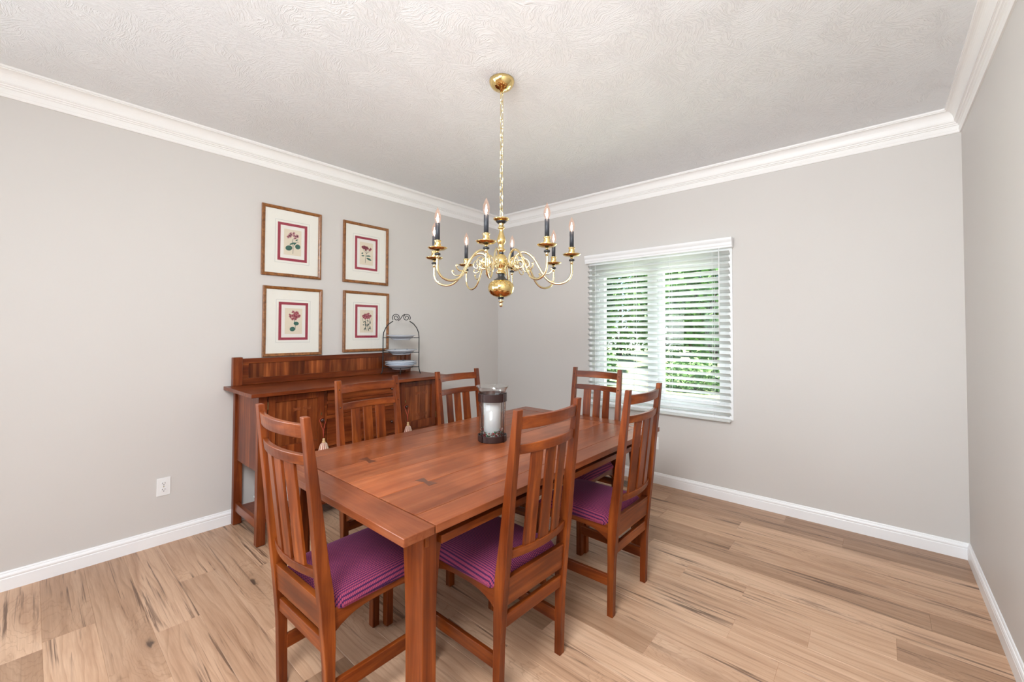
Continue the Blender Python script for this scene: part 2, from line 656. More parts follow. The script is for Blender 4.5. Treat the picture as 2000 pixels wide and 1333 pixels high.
# floor: boards run along x, 0.1667 m wide
JOINTS = {0: [2.945], 1: [2.15, 3.286], 2: [2.718], 3: [2.238], 4: [2.75], 5: [1.9, 3.641], 6: [2.34], 7: [2.62, 2.924, 3.515],
          8: [1.2, 3.223], 9: [2.943], 10: [1.6, 3.145], 11: [0.9, 2.7], 12: [2.296], 13: [1.2, 3.0], 14: [1.913, 2.24, 3.3], 15: [1.751],
          16: [0.75, 2.6], 17: [1.357, 1.766, 2.9], 18: [0.60, 2.2], 19: [1.0, 1.9], 20: [1.35], 21: [0.70, 2.1]}
m = MB().attr()
wd = 0.16667
k = 0
while -k * wd > YB:
    y1, y0 = -k * wd, max(-(k + 1) * wd, YB)
    js = JOINTS.get(k)
    if js is None:
        x = rng.uniform(0.4, 1.4)
        js = []
        while x < W - 0.3:
            js.append(x)
            x += rng.uniform(0.7, 1.7)
    xs = [0] + js + [W]
    for a, b in zip(xs, xs[1:]):
        val = rng.random()
        e, d = 0.0011, 0.0011
        o_ = [m.v(p) for p in ((a, y0, -d), (b, y0, -d), (b, y1, -d), (a, y1, -d))]
        i_ = [m.v(p) for p in ((a + e, y0 + e, 0), (b - e, y0 + e, 0), (b - e, y1 - e, 0), (a + e, y1 - e, 0))]
        m.face(i_, val)
        for q in range(4):
            m.face([o_[q], o_[(q + 1) % 4], i_[(q + 1) % 4], i_[q]], val)
    k += 1
m.box(0, W, YB, 0, -0.10, -0.0015, 0.1)
struct(m.build('floor', FLOOR, recalc=False))

struct(MB().box(-0.02, W + 0.02, YB - 0.02, 0.02, H, H + 0.12).build('ceiling', CEIL))
m = MB()
m.box(-0.14, 0, -4.35, 0.14, -0.1, H + 0.1)
m.box(-0.14, 0, YB - 0.14, -6.15, -0.1, H + 0.1)
m.box(-0.14, 0, -6.15, -4.35, -0.1, 0.35)
m.box(-0.14, 0, -6.15, -4.35, 2.40, H + 0.1)
struct(m.build('wall_left', WALL))
m = MB()
m.box(-0.10, -0.04, -6.15, -6.07, 0.35, 2.40).box(-0.10, -0.04, -4.43, -4.35, 0.35, 2.40).box(-0.10, -0.04, -5.29, -5.21, 0.43, 2.32)
m.box(-0.10, -0.04, -6.07, -4.43, 0.35, 0.43).box(-0.10, -0.04, -6.07, -4.43, 2.32, 2.40)
w3 = struct(m.build('added_window_left', VINYL))  # unseen window, added so the left fill lamp can reach the room
MB().box(-0.072, -0.068, -6.07, -4.43, 0.43, 2.32).build('window_pane', PANE, w3)
WX0, WX1, WZ0, WZ1 = 1.30, 2.565, 0.675, 2.03
m = MB()
m.box(0, WX0, 0, 0.14, -0.1, H + 0.1)
m.box(WX1, W, 0, 0.14, -0.1, H + 0.1)
m.box(WX0, WX1, 0, 0.14, -0.1, WZ0)
m.box(WX0, WX1, 0, 0.14, WZ1, H + 0.1)
struct(m.build('wall_far', WALL))
struct(MB().box(W, W + 0.14, YB - 0.14, 0.14, -0.1, H + 0.1).build('wall_right', WALL))
# rear wall behind the camera; its glazed opening is added to admit fill light
m = MB()
m.box(0, 0.35, YB - 0.14, YB, -0.1, H + 0.1)
m.box(3.5, W, YB - 0.14, YB, -0.1, H + 0.1)
m.box(0.35, 3.5, YB - 0.14, YB, -0.1, 0.35)
m.box(0.35, 3.5, YB - 0.14, YB, 2.45, H + 0.1)
struct(m.build('wall_back', WALL))
wf = MB()
for a, b in ((0.35, 0.43), (1.36, 1.46), (2.39, 2.49), (3.42, 3.5)):
    wf.box(a, b, YB - 0.10, YB - 0.04, 0.35, 2.45)
wf.box(0.35, 3.5, YB - 0.10, YB - 0.04, 0.35, 0.43).box(0.35, 3.5, YB - 0.10, YB - 0.04, 2.37, 2.45)
w2 = struct(wf.build('added_window_rear', VINYL))
MB().box(0.43, 3.42, YB - 0.072, YB - 0.068, 0.43, 2.37).build('window_pane', PANE, w2)


def run_profile(prof, side, name, mat):
    """profile: list of (out, z) swept along one wall with mitred inner corners"""
    m = MB()
    if side == 'left':
        A = [(o, -o, z) for o, z in prof]
        B = [(o, YB, z) for o, z in prof]
    elif side == 'far':
        A = [(W - o, -o, z) for o, z in prof]
        B = [(o, -o, z) for o, z in prof]
    else:
        A = [(W - o, YB, z) for o, z in prof]
        B = [(W - o, -o, z) for o, z in prof]
    m.rings([A, B])
    return struct(m.build(name, mat))


# crown: flat board under a cove with beads
cr = [(0, -0.143), (0.007, -0.143), (0.010, -0.136), (0.010, -0.128), (0.0115, -0.125), (0.0115, -0.114), (0.010, -0.111), (0.010, -0.100),
      (0.016, -0.0965), (0.016, -0.091), (0.0185, -0.089), (0.0235, -0.088), (0.0245, -0.082), (0.0275, -0.0795), (0.031, -0.079), (0.031, -0.074)]
for i in range(9):
    a = i / 8 * PI / 2
    cr.append((0.034 + 0.034 * (1 - math.cos(a)), -0.074 + 0.056 * math.sin(a)))
cr += [(0.071, -0.0175), (0.071, -0.0125), (0.0763, -0.0115), (0.0763, 0.0), (0, 0)]
cr = [(o, H + z) for o, z in cr]
run_profile(cr, 'left', 'trim_1', TRIM)
run_profile(cr, 'far', 'trim_2', TRIM)
run_profile(cr, 'right', 'trim_3', TRIM)
bp = [(0, 0), (0.014, 0), (0.014, 0.062), (0.0125, 0.065), (0.0125, 0.068), (0.014, 0.071), (0.0138, 0.078), (0.0105, 0.086), (0.0075, 0.088), (0.0075, 0.0925), (0.005, 0.098), (0, 0.098)]
run_profile(bp, 'left', 'baseboard_left', BASEP)
run_profile(bp, 'far', 'baseboard_far', BASEP)
run_profile(bp, 'right', 'baseboard_right', BASEP)

# ------------------------------------------------------------------ window 1 with frame, sashes and panes
m = MB()
m.box(WX0, WX0 + 0.05, 0.05, 0.13, WZ0, WZ1).box(WX1 - 0.045, WX1, 0.05, 0.13, WZ0, WZ1)
m.box(WX0 + 0.05, WX1 - 0.045, 0.05, 0.13, WZ0, WZ0 + 0.045).box(WX0 + 0.05, WX1 - 0.045, 0.05, 0.13, WZ1 - 0.045, WZ1)
m.box(1.900, 1.950, 0.05, 0.13, WZ0 + 0.045, WZ1 - 0.045)
w1 = struct(m.build('window_1', VINYL, bevel=0.002))
for a, b in ((WX0 + 0.05, 1.900), (1.950, WX1 - 0.045)):
    s = MB()
    z0, z1 = WZ0 + 0.045, WZ1 - 0.045
    s.box(a, a + 0.048, 0.065, 0.115, z0, z1).box(b - 0.050, b, 0.065, 0.115, z0, z1)
    s.box(a + 0.048, b - 0.050, 0.065, 0.115, z0, z0 + 0.055).box(a + 0.048, b - 0.050, 0.065, 0.115, z1 - 0.055, z1)
    so = s.build('window_sash', VINYL, w1, bevel=0.002)
    MB().box(a + 0.048, b - 0.050, 0.088, 0.092, z0 + 0.055, z1 - 0.055).build('window_pane', PANE, so)
m = MB()
m.box(WX0 - 0.026, WX0, -0.010, 0, WZ0 - 0.024, WZ1 + 0.026).box(WX1, WX1 + 0.026, -0.010, 0, WZ0 - 0.024, WZ1 + 0.026)
m.box(WX0, WX1, -0.010, 0, WZ0 - 0.024, WZ0).box(WX0, WX1, -0.010, 0, WZ1, WZ1 + 0.026)
m.build('window_casing', VINYL, w1)

# ------------------------------------------------------------------ blind
bl = thing('window_blind', 'white horizontal slat blind with moulded valance over the far wall window', 'blind', (1.93, 0, 0.64))
bx = 1.93
vp = [(-0.012, 2.046 - 0.64), (-0.062, 2.046 - 0.64), (-0.062, 2.060 - 0.64), (-0.066, 2.068 - 0.64), (-0.066, 2.086 - 0.64), (-0.074, 2.098 - 0.64), (-0.078, 2.108 - 0.64), (-0.078, 2.124 - 0.64), (-0.012, 2.124 - 0.64)]
MB().prism(vp, 0, 1.252 - bx, 2.603 - bx).build('valance', VINYL, bl, bevel=0.001)
sl0, sl1, slY, tilt = 1.277 - bx, 2.578 - bx, -0.038, R(32)
for i in range(26):
    z = 2.008 - 0.0522 * i - 0.64
    m = MB()
    m.smooth = True
    top, bot = [], []
    for q in range(7):
        a = (q / 6 - 0.5)
        yy = a * 0.0508
        cam_ = 0.0035 * (1 - 4 * a * a)
        top.append((yy * math.cos(tilt) + cam_ * math.sin(tilt), -yy * math.sin(tilt) + cam_ + 0.0013))
        bot.append((yy * math.cos(tilt) + cam_ * math.sin(tilt), -yy * math.sin(tilt) + cam_ - 0.0013))
    poly = [(slY + y, z + h) for y, h in bot] + [(slY + y, z + h) for y, h in reversed(top)]
    m.prism(poly, 0, sl0, sl1)
    o = m.build('slat', SLATM, bl)
    for p in o.data.polygons:
        if abs(p.normal.x) > 0.9 or p.area < 0.006:
            p.use_smooth = False
MB().box(sl0, sl1, slY - 0.026, slY + 0.026, 0.002, 0.020).build('bottom_rail', SLATM, bl, bevel=0.003)
for x in (1.37, 1.775, 2.105, 2.455):
    m = MB()
    for yy in (slY - 0.027, slY + 0.027):
        m.box(x - bx - 0.0010, x - bx + 0.0010, yy - 0.0008, yy + 0.0008, 0.01, 1.40)
    m.build('ladder_cord', VINYL, bl)
MB().tube([(2.508 - bx, -0.072, 1.40), (2.508 - bx, -0.073, 0.70)], 0.004, 6).build('tilt_wand', VINYL, bl)
m = MB().tube([(1.315 - bx, -0.070, 1.40), (1.318 - bx, -0.071, 0.72)], 0.0012, 5)
m.lathe([(0.002, 0.03), (0.005, 0.02), (0.006, 0.0), (0.001, -0.002)], (1.318 - bx, -0.071, 0.69), 8)
m.build('lift_cord', VINYL, bl)

# ------------------------------------------------------------------ dining chairs
BACK = [(0, 0), (0.265, 0.008), (0.38, 0.019), (0.476, 0.028), (0.573, 0.040), (0.764, 0.057), (0.906, 0.072), (1.09, 0.090)]
DEPTH = [(0, 0.030), (0.25, 0.034), (0.36, 0.044), (0.45, 0.048), (0.51, 0.048), (0.60, 0.043), (0.755, 0.036), (0.906, 0.031), (1.09, 0.022)]


def yb(z):
    return -lerp(BACK, z)


def yf(z):
    return -lerp(BACK, z) + lerp(DEPTH, z)


PW, PC = 0.031, 0.1855          # post width, half pitch


def slanted_bar(x0, x1, z0, z1, sag, th, n=12):
    """rail bowed backward between the posts, following the rake of the back"""
    m = MB()
    rings = []
    for i in range(n + 1):
        x = x0 + (x1 - x0) * i / n
        s_ = sag * (1 - ((x - (x0 + x1) / 2) / ((x1 - x0) / 2)) ** 2)
        r = []
        for (z, f) in ((z0, 0), (z0, 1), (z1, 1), (z1, 0)):
            ym = yb(z) + lerp(DEPTH, z) * 0.5
            r.append((x, ym - s_ + (th / 2 if f else -th / 2), z))
        rings.append(r)
    return m.rings(rings)


def arch(a, b, zt, zend, zmid, n=14):
    """side view of an apron with an arched lower edge"""
    p = [(a, zt), (a, zend)]
    for i in range(n + 1):
        t_ = i / n
        e = abs(2 * t_ - 1)
        p.append((a + 0.006 + (b - a - 0.012) * t_, zmid - (zmid - zend) * e ** 3.2))
    return p + [(b, zend), (b, zt)]


def make_chair(label):
    t = thing('dining_chair', label, 'chair', group='dining chairs around the table')
    zs = [0, 0.14, 0.25, 0.33, 0.40, 0.45, 0.50, 0.55, 0.60, 0.68, 0.764, 0.84, 0.906, 1.0, 1.09]
    for s in (-1, 1):
        m = MB()
        m.prism([(yb(z), z) for z in zs] + [(yf(z), z) for z in reversed(zs)], 0, s * PC - PW / 2, s * PC + PW / 2)
        m.build('back_post', WZ, t, bevel=0.0025)
    for s in (-1, 1):
        x = s * 0.194
        m = MB()
        for zz in ((0.012, 0.4335),):
            m.box(x - 0.0175, x + 0.0175, 0.405, 0.440, 0.0, 0.4335)
        m.build('front_leg', WZ, t, bevel=0.004)
    xi = PC - PW / 2 + 0.001
    slanted_bar(-xi, xi, 1.018, 1.064, 0.026, 0.018).build('top_rail', WX, t, bevel=0.0025)
    slanted_bar(-xi, xi, 0.927, 0.963, 0.026, 0.018).build('middle_rail', WX, t, bevel=0.0025)
    slanted_bar(-xi, xi, 0.5425, 0.575, 0.026, 0.018).build('lower_rail', WX, t, bevel=0.0025)
    for cx in (-0.079, 0.0, 0.079):
        P = []
        for z in (0.573, 0.929):
            ym = yb(z) + lerp(DEPTH, z) * 0.5
            q = []
            for x in (cx - 0.028, cx + 0.028):
                q.append((x, ym - 0.026 * (1 - (x / xi) ** 2)))
            P += [(q[0][0], q[0][1] - 0.005, z), (q[1][0], q[1][1] - 0.005, z), (q[1][0], q[1][1] + 0.005, z), (q[0][0], q[0][1] + 0.005, z)]
        MB().hexa(P).build('back_slat', WZ, t, bevel=0.0015)
    m = MB()
    m.hexa([(-xi, -0.012, 0.374), (xi, -0.012, 0.374), (xi, 0.008, 0.374), (-xi, 0.008, 0.374), (-xi, -0.021, 0.476), (xi, -0.021, 0.476), (xi, 0.001, 0.476), (-xi, 0.001, 0.476)])
    m.build('rear_rail', WX, t, bevel=0.002)
    MB().box(-xi, xi, -0.006, 0.014, 0.292, 0.339).build('rear_stretcher', WX, t, bevel=0.003)
    for s in (-1, 1):
        # side apron, slightly splayed toward the front
        m = MB()
        pf = arch(0.022, 0.407, 0.4335, 0.350, 0.397)
        xa, xb = s * (PC - 0.009), s * 0.187
        A = [m.v((xa + (xb - xa) * (p[0] / 0.407) - 0.010, p[0], p[1])) for p in pf]
        B = [m.v((xa + (xb - xa) * (p[0] / 0.407) + 0.010, p[0], p[1])) for p in pf]
        m.face(A)
        m.face(list(reversed(B)))
        for i in range(len(pf)):
            j = (i + 1) % len(pf)
            m.face([A[i], A[j], B[j], B[i]])
        m.build('side_apron', WY, t, bevel=0.0015)
        m = MB()
        ya, ye = 0.024, 0.407
        m.hexa([(xa - 0.009, ya, 0.133), (xa + 0.009, ya, 0.133), (xb + 0.009, ye, 0.133), (xb - 0.009, ye, 0.133),
                (xa - 0.009, ya, 0.185), (xa + 0.009, ya, 0.185), (xb + 0.009, ye, 0.185), (xb - 0.009, ye, 0.185)])
        m.build('side_stretcher', WY, t, bevel=0.003)
    MB().prism([(p[0], p[1]) for p in arch(-0.178, 0.178, 0.4335, 0.352, 0.398)], 1, 0.413, 0.433).build('front_apron', WX, t, bevel=0.0015)
    # upholstered drop-in seat: crowned, soft edges, notched round the posts
    m = MB()
    m.smooth = True
    N = 18
    Y0, Y1 = 0.006, 0.448

    def half(y):
        return 0.166 + (0.207 - 0.166) * min(1, max(0, (y - 0.004) / 0.06)) if y < 0.064 else 0.200 + 0.010 * (y - 0.064) / 0.384
    G = []
    for j in range(N + 1):
        row = []
        vv = j / N
        y = Y0 + (Y1 - Y0) * vv
        hw = half(y)
        for i in range(N + 1):
            uu = 2 * i / N - 1
            eu = 1 - abs(uu) ** 6
            ev = 1 - abs(2 * vv - 1) ** 8
            crown = 0.013 * (1 - uu * uu) * (1 - (2 * vv - 1) ** 2)
            z = 0.436 + 0.040 * (max(eu, 0) ** 0.5) * (max(ev, 0) ** 0.5) + crown
            row.append(m.v((uu * hw, y, z)))
        G.append(row)
    for j in range(N):
        for i in range(N):
            m.face([G[j][i], G[j][i + 1], G[j + 1][i + 1], G[j + 1][i]])
    loop = [G[0][i] for i in range(N + 1)] + [G[j][N] for j in range(1, N + 1)] + [G[N][i] for i in range(N - 1, -1, -1)] + [G[j][0] for j in range(N - 1, 0, -1)]
    m.smooth = False
    base = [m.v((v.co.x * 0.98, v.co.y, 0.425)) for v in loop]
    for i in range(len(loop)):
        j = (i + 1) % len(loop)
        m.face([loop[i], base[i], base[j], loop[j]])
    m.face(base)
    m.build('seat_cushion', FABRIC, t)
    for s in (-1, 1):
        for z in (1.041, 0.945):
            m = MB()
            y = yf(z)
            m.tube([(s * PC, y - 0.004, z), (s * PC, y + 0.0012, z)], 0.0038, 8)
            m.build('peg', DARKW, t)
    return t


GC = 'dining chairs around the table'
c0 = make_chair('cherry dining chair at the near short end of the table')
c0.location, c0.rotation_euler = (1.893, -3.071, 0), (0, 0, R(1.5))
dup(c0, (2.440, -2.412, 0), R(88.4), 'nearer of two cherry dining chairs on the right long side of the table', GC)
dup(c0, (2.501, -1.685, 0), R(90), 'farther of two cherry dining chairs on the right long side, by the far outlet', GC)
dup(c0, (1.300, -2.424, 0), R(-88.4), 'cherry dining chair in front of the sideboard drawers, seen from its front', GC)
dup(c0, (1.302, -1.732, 0), R(-89), 'cherry dining chair behind the glass candle holder, beside the sideboard right end', GC)
dup(c0, (1.889, -1.026, 0), R(180.5), 'cherry dining chair at the far short end of table, back against the blind', GC)

# ------------------------------------------------------------------ dining table
TX0, TX1, TY0, TY1, TZ = 1.293, 2.403, -2.991, -1.052, 0.75
tb = thing('dining_table', 'long cherry plank dining table with breadboard ends and dark bow-tie inlays', 'table', ((TX0 + TX1) / 2, (TY0 + TY1) / 2, 0))
ox, oy = (TX0 + TX1) / 2, (TY0 + TY1) / 2
BBW = 0.116
m = MB().attr()
lines = [TX0, 1.390, 1.632, 1.845, 2.070, 2.295, TX1]
vals = [0.35, 0.45, 0.62, 0.95, 0.50, 0.30]
for (a, b), v in zip(zip(lines, lines[1:]), vals):
    m.box(a - ox + 0.0011, b - ox - 0.0011, TY0 + BBW + 0.005 - oy, TY1 - BBW - 0.005 - oy, TZ - 0.028, TZ, v)
m.build('tabletop', TT, tb, bevel=0.0016)
for a, b in ((TY0, TY0 + BBW), (TY1 - BBW, TY1)):
    MB().box(TX0 - ox, TX1 - ox, a - oy, b - oy, TZ - 0.028, TZ).build('breadboard_end', TE, tb, bevel=0.0025)
m = MB()
m.box(TX0 + 0.012 - ox, TX1 - 0.012 - ox, TY0 + 0.02 - oy, TY1 - 0.02 - oy, TZ - 0.026, TZ - 0.006)
m.build('underlay', GROOVE, tb)
for cx, cy in ((2.070, -2.655), (1.632, -2.660)):
    x, y, z = cx - ox, cy - oy, TZ + 0.0004
    m = MB()
    L, ww, wn_ = 0.045, 0.022, 0.010
    m.prism([(x - L, y - ww), (x, y - wn_), (x + L, y - ww), (x + L, y + ww), (x, y + wn_), (x - L, y + ww)], 2, TZ - 0.006, z)
    m.build('bow_tie_inlay', INLAY, tb)
# frame under the top: recessed rails with a lipped lower strip
def rail(x0, x1, y0, y1, mat):
    MB().box(x0 - ox, x1 - ox, y0 - oy, y1 - oy, 0.655, TZ - 0.028).build('apron_rail', mat, tb)


rail(2.325, 2.345, TY0 + 0.17, TY1 - 0.17, WY)
rail(1.366, 1.386, TY0 + 0.17, TY1 - 0.17, WY)
rail(1.40, 2.286, TY0 + 0.115, TY0 + 0.135, WX)
rail(1.40, 2.286, TY1 - 0.135, TY1 - 0.115, WX)
for x0, x1 in ((2.346, 2.372), (1.339, 1.365)):
    MB().box(x0 - ox, x1 - ox, TY0 + 0.168 - oy, TY1 - 0.168 - oy, 0.662, 0.690).build('lower_strip', WY, tb, bevel=0.002)
for sx in (1, -1):
    for sy in (1, -1):
        # corner post with two flared corbels, built for the (+x, -y) corner and mirrored
        cx, cy = (TX1 - TX0) / 2 - 0.040, (TY1 - TY0) / 2 - 0.100
        m = MB()

        def bx_(x0, x1, y0, y1, z0, z1):
            xs_, ys_ = sorted((sx * x0, sx * x1)), sorted((sy * y0, sy * y1))
            m.box(xs_[0], xs_[1], ys_[0], ys_[1], z0, z1)
        bx_(cx - 0.087, cx, cy - 0.056, cy, 0, TZ - 0.028)
        prof = [(0, 0.02), (0.004, 0.02), (0.005, 0.25), (0.008, 0.40), (0.013, 0.52), (0.021, 0.62), (0.032, 0.70), (0.036, TZ - 0.028), (0, TZ - 0.028)]
        a, b = sorted((sy * (cy - 0.046), sy * cy))
        m.prism([(sx * (cx - 0.085 - p), z) for p, z in prof], 1, a, b)
        a, b = sorted((sx * (cx - 0.056), sx * (cx - 0.012)))
        m.prism([(sy * (cy - 0.054 - p * 1.2), z) for p, z in prof], 0, a, b)
        m.build('table_leg', WZ, tb, bevel=0.003)
        m = MB()
        xs_ = sorted((sx * (cx - 0.001), sx * (cx + 0.007)))
        ys_ = sorted((sy * (cy - 0.020), sy * (cy - 0.006)))
        m.box(xs_[0], xs_[1], ys_[0], ys_[1], 0.672, TZ - 0.028)
        m.build('tenon_end', WZ, tb, bevel=0.002)

# ------------------------------------------------------------------ sideboard
sb = thing('sideboard', 'dark cherry mission sideboard with low panelled backboard along the left wall', 'sideboard', (0.26, -2.032, 0))
sx_, sy_ = 0.26, -2.032
L0, L1 = -2.772, -1.292


def SBX(m, x0, x1, y0, y1, z0, z1, val=None):
    return m.box(x0 - sx_, x1 - sx_, y0 - sy_, y1 - sy_, z0, z1, val)


SBX(MB(), 0.016, 0.578, -2.832, -1.240, 0.949, 0.973).build('top', SY, sb, bevel=0.002)
for x0, x1 in ((0.016, 0.058), (0.470, 0.516)):
    for y0, y1 in ((L0, L0 + 0.052), (L1 - 0.052, L1)):
        SBX(MB(), x0, x1, y0, y1, 0.004, 0.949).build('leg', SZ, sb, bevel=0.002)
        SBX(MB(), x0 + 0.006, x1 - 0.006, y0 + 0.006, y1 - 0.006, 0, 0.006).build('foot_glide', SLOT, sb)
for y0, y1 in ((L0 + 0.014, L0 + 0.030), (L1 - 0.030, L1 - 0.014)):
    SBX(MB(), 0.056, 0.472, y0, y1, 0.457, 0.949).build('side_panel', SZ, sb)
    SBX(MB(), 0.056, 0.472, y0 - 0.004, y1 + 0.004, 0.099, 0.157).build('side_stretcher', SX, sb, bevel=0.002)
SBX(MB(), 0.030, 0.046, L0 + 0.05, L1 - 0.05, 0.457, 0.949).build('back_panel', SY, sb)
SBX(MB(), 0.046, 0.485, L0 + 0.03, L1 - 0.03, 0.480, 0.498).build('case_bottom', SY, sb)
SBX(MB(), 0.075, 0.452, L0 + 0.031, L1 - 0.031, 0.116, 0.138).build('lower_shelf', SY, sb, bevel=0.002)
m = MB()
SBX(m, 0.476, 0.500, L0 + 0.052, L1 - 0.052, 0.500, 0.536)
SBX(m, 0.476, 0.500, L0 + 0.052, L1 - 0.052, 0.938, 0.949)
SBX(m, 0.476, 0.500, -2.344, -2.326, 0.536, 0.938)
SBX(m, 0.476, 0.500, -1.738, -1.720, 0.536, 0.938)
m.build('face_frame', SY, sb, bevel=0.001)
SBX(MB(), 0.476, 0.500, -2.326, -1.738, 0.842, 0.862).build('drawer_divider', SY, sb)
SBX(MB(), 0.476, 0.500, -2.326, -1.738, 0.735, 0.760).build('drawer_divider', SY, sb)
SBX(MB(), 0.44, 0.474, L0 + 0.04, L1 - 0.04, 0.50, 0.945).build('inner_shadow_board', SY, sb)


def knob(x, y, z, parent, r=0.0135):
    m = MB()
    prof = [(0.006, 0), (0.0055, 0.008), (r, 0.013), (r * 1.02, 0.019), (r * 0.75, 0.025), (0.001, 0.027)]
    sm = m.smooth
    m.smooth = True
    m.rings([[(x - sx_ + h, y - sy_ + rr * math.cos(2 * PI * k / 14), z + rr * math.sin(2 * PI * k / 14)) for k in range(14)] for rr, h in prof])
    return m.build('knob', DARKW, parent)


def door(y0, y1, hinge_y, knob_y):
    z0, z1 = 0.538, 0.937
    st, tr, br = 0.045, 0.040, 0.065
    m = MB()
    SBX(m, 0.480, 0.504, y0, y0 + st, z0, z1)
    SBX(m, 0.480, 0.504, y1 - st, y1, z0, z1)
    SBX(m, 0.480, 0.504, y0 + st, y1 - st, z0, z0 + br)
    SBX(m, 0.480, 0.504, y0 + st, y1 - st, z1 - tr, z1)
    d = m.build('door', SZ, sb, bevel=0.0015)
    m = MB().attr()
    n = 4
    for i in range(n):
        a = y0 + st + (y1 - y0 - 2 * st) * i / n
        b = y0 + st + (y1 - y0 - 2 * st) * (i + 1) / n
        SBX(m, 0.478, 0.492, a + 0.0004, b - 0.0004, z0 + br - 0.003, z1 - tr + 0.003, [0.5, 0.9, 0.25, 0.7][i])
    m.build('door_panel', SP, d)
    wy = (y1 - y0 - 2 * st)
    for fy in (0.5, 0.75):
        for fz in (z1 - tr - 0.065, z0 + br + 0.045):
            y, z = y0 + st + wy * fy - sy_, fz
            m = MB()
            m.prism([(y - 0.024, z - 0.014), (y, z - 0.007), (y + 0.024, z - 0.014), (y + 0.024, z + 0.014), (y, z + 0.007), (y - 0.024, z + 0.014)], 0, 0.490 - sx_, 0.4935 - sx_)
            m.build('bow_tie_inlay', TE, d)
    knob(0.504, knob_y, 0.735, d)
    for z in (0.88, 0.626):
        m = MB()
        SBX(m, 0.500, 0.507, hinge_y - 0.004, hinge_y + 0.004, z - 0.025, z + 0.025)
        m.build('hinge', HINGE, d)
    m = MB()
    SBX(m, 0.503, 0.506, knob_y - 0.005, knob_y + 0.003, 0.770, 0.788)
    m.build('keyhole_plate', HINGE, d)
    return d


door(-2.712, -2.347, -2.714, -2.366)
door(-1.717, -1.352, -1.350, -1.667)
for z0, z1 in ((0.864, 0.937), (0.762, 0.840), (0.540, 0.733)):
    d = SBX(MB(), 0.482, 0.502, -2.323, -1.741, z0, z1).build('drawer', SY, sb, bevel=0.0015)
    for y in (-2.237, -1.806):
        knob(0.502, y, (z0 + z1) / 2, d, 0.011)
# backboard
for y0, y1 in ((-2.788, -2.729), (-1.362, -1.303)):
    SBX(MB(), 0.018, 0.062, y0, y1, 0.973, 1.174).build('backboard_post', SZ, sb, bevel=0.003)
m = MB()
SBX(m, 0.024, 0.050, -2.729, -1.362, 1.127, 1.163)
SBX(m, 0.024, 0.050, -2.729, -1.362, 0.975, 1.022)
SBX(m, 0.024, 0.050, -2.729, -2.688, 1.022, 1.127)
SBX(m, 0.024, 0.050, -1.403, -1.362, 1.022, 1.127)
m.build('backboard_frame', SY, sb, bevel=0.0015)
m = MB().attr()
ys = [-2.688, -2.588, -2.545, -2.447, -2.41, -2.292, -2.257, -2.17, -2.08, -1.99, -1.93, -1.85, -1.76, -1.72, -1.64, -1.56, -1.50, -1.45, -1.403]
for i, (a, b) in enumerate(zip(ys, ys[1:])):
    SBX(m, 0.026, 0.042, a + 0.0003, b - 0.0003, 1.019, 1.130, [0.25, 0.85, 0.45, 0.95, 0.1, 0.55, 1.0, 0.3, 0.7, 0.15][i % 10])
m.build('backboard_panel', SP, sb)

# tassels on the door knobs
def tassel(y, label, rz):
    t = thing('tassel', label, 'tassel', (0.541, y, 0.52), rz, 'tassels on the sideboard doors')
    m = MB().tube([(-0.001, 0, 0.088), (-0.008, 0.003, 0.15), (-0.016, 0.0175, 0.200), (-0.0325, 0.0165, 0.214), (-0.0325, 0.010, 0.225), (-0.0325, 0.0, 0.228), (-0.0325, -0.010, 0.225), (-0.0325, -0.0165, 0.214), (-0.016, -0.0175, 0.200), (-0.008, -0.003, 0.15), (-0.001, 0, 0.088)], 0.0019, 6)
    m.build('cord', CORDR, t)
    MB().lathe([(0.003, 0.094), (0.009, 0.090), (0.009, 0.083), (0.007, 0.079), (0.011, 0.074), (0.012, 0.066), (0.008, 0.061)], (0, 0, 0), 14).build('tassel_head', TASB, t)
    m = MB()
    m.smooth = True
    rings = []
    for r, z in ((0.009, 0.064), (0.017, 0.054), (0.020, 0.040), (0.024, 0.020), (0.030, -0.004), (0.020, -0.004)):
        rings.append([(r * (1 + 0.06 * math.sin(11 * 2 * PI * k / 44)) * math.cos(2 * PI * k / 44), 1.35 * r * (1 + 0.06 * math.sin(11 * 2 * PI * k / 44)) * math.sin(2 * PI * k / 44), z) for k in range(44)])
    m.rings(rings)
    m.build('fringe', FRINGE, t)
    return t


tassel(-2.366, 'striped tassel hanging from the knob of the left sideboard door', 0.0)
tassel(-1.667, 'striped tassel hanging from the knob of the right sideboard door', 0.0)

# baking dish on the lower shelf
dish = thing('baking_dish', 'white ceramic dish on the lower shelf of the sideboard', 'dish', (0.25, -2.52, 0.1388))


def rrect(hx, hy, r, z, n=5):
    out = []
    for cx, cy, a0 in ((hx - r, hy - r, 0), (-hx + r, hy - r, 90), (-hx + r, -hy + r, 180), (hx - r, -hy + r, 270)):
        for i in range(n + 1):
            a = R(a0 + 90 * i / n)
            out.append((cx + r * math.cos(a), cy + r * math.sin(a), z))
    return out


m = MB()
m.smooth = True
m.rings([rrect(0.115, 0.135, 0.03, 0), rrect(0.122, 0.142, 0.03, 0.045), rrect(0.134, 0.154, 0.035, 0.050), rrect(0.135, 0.155, 0.035, 0.058), rrect(0.118, 0.138, 0.03, 0.056), rrect(0.112, 0.132, 0.03, 0.008)])
m.build('dish_body', CERAM, dish)

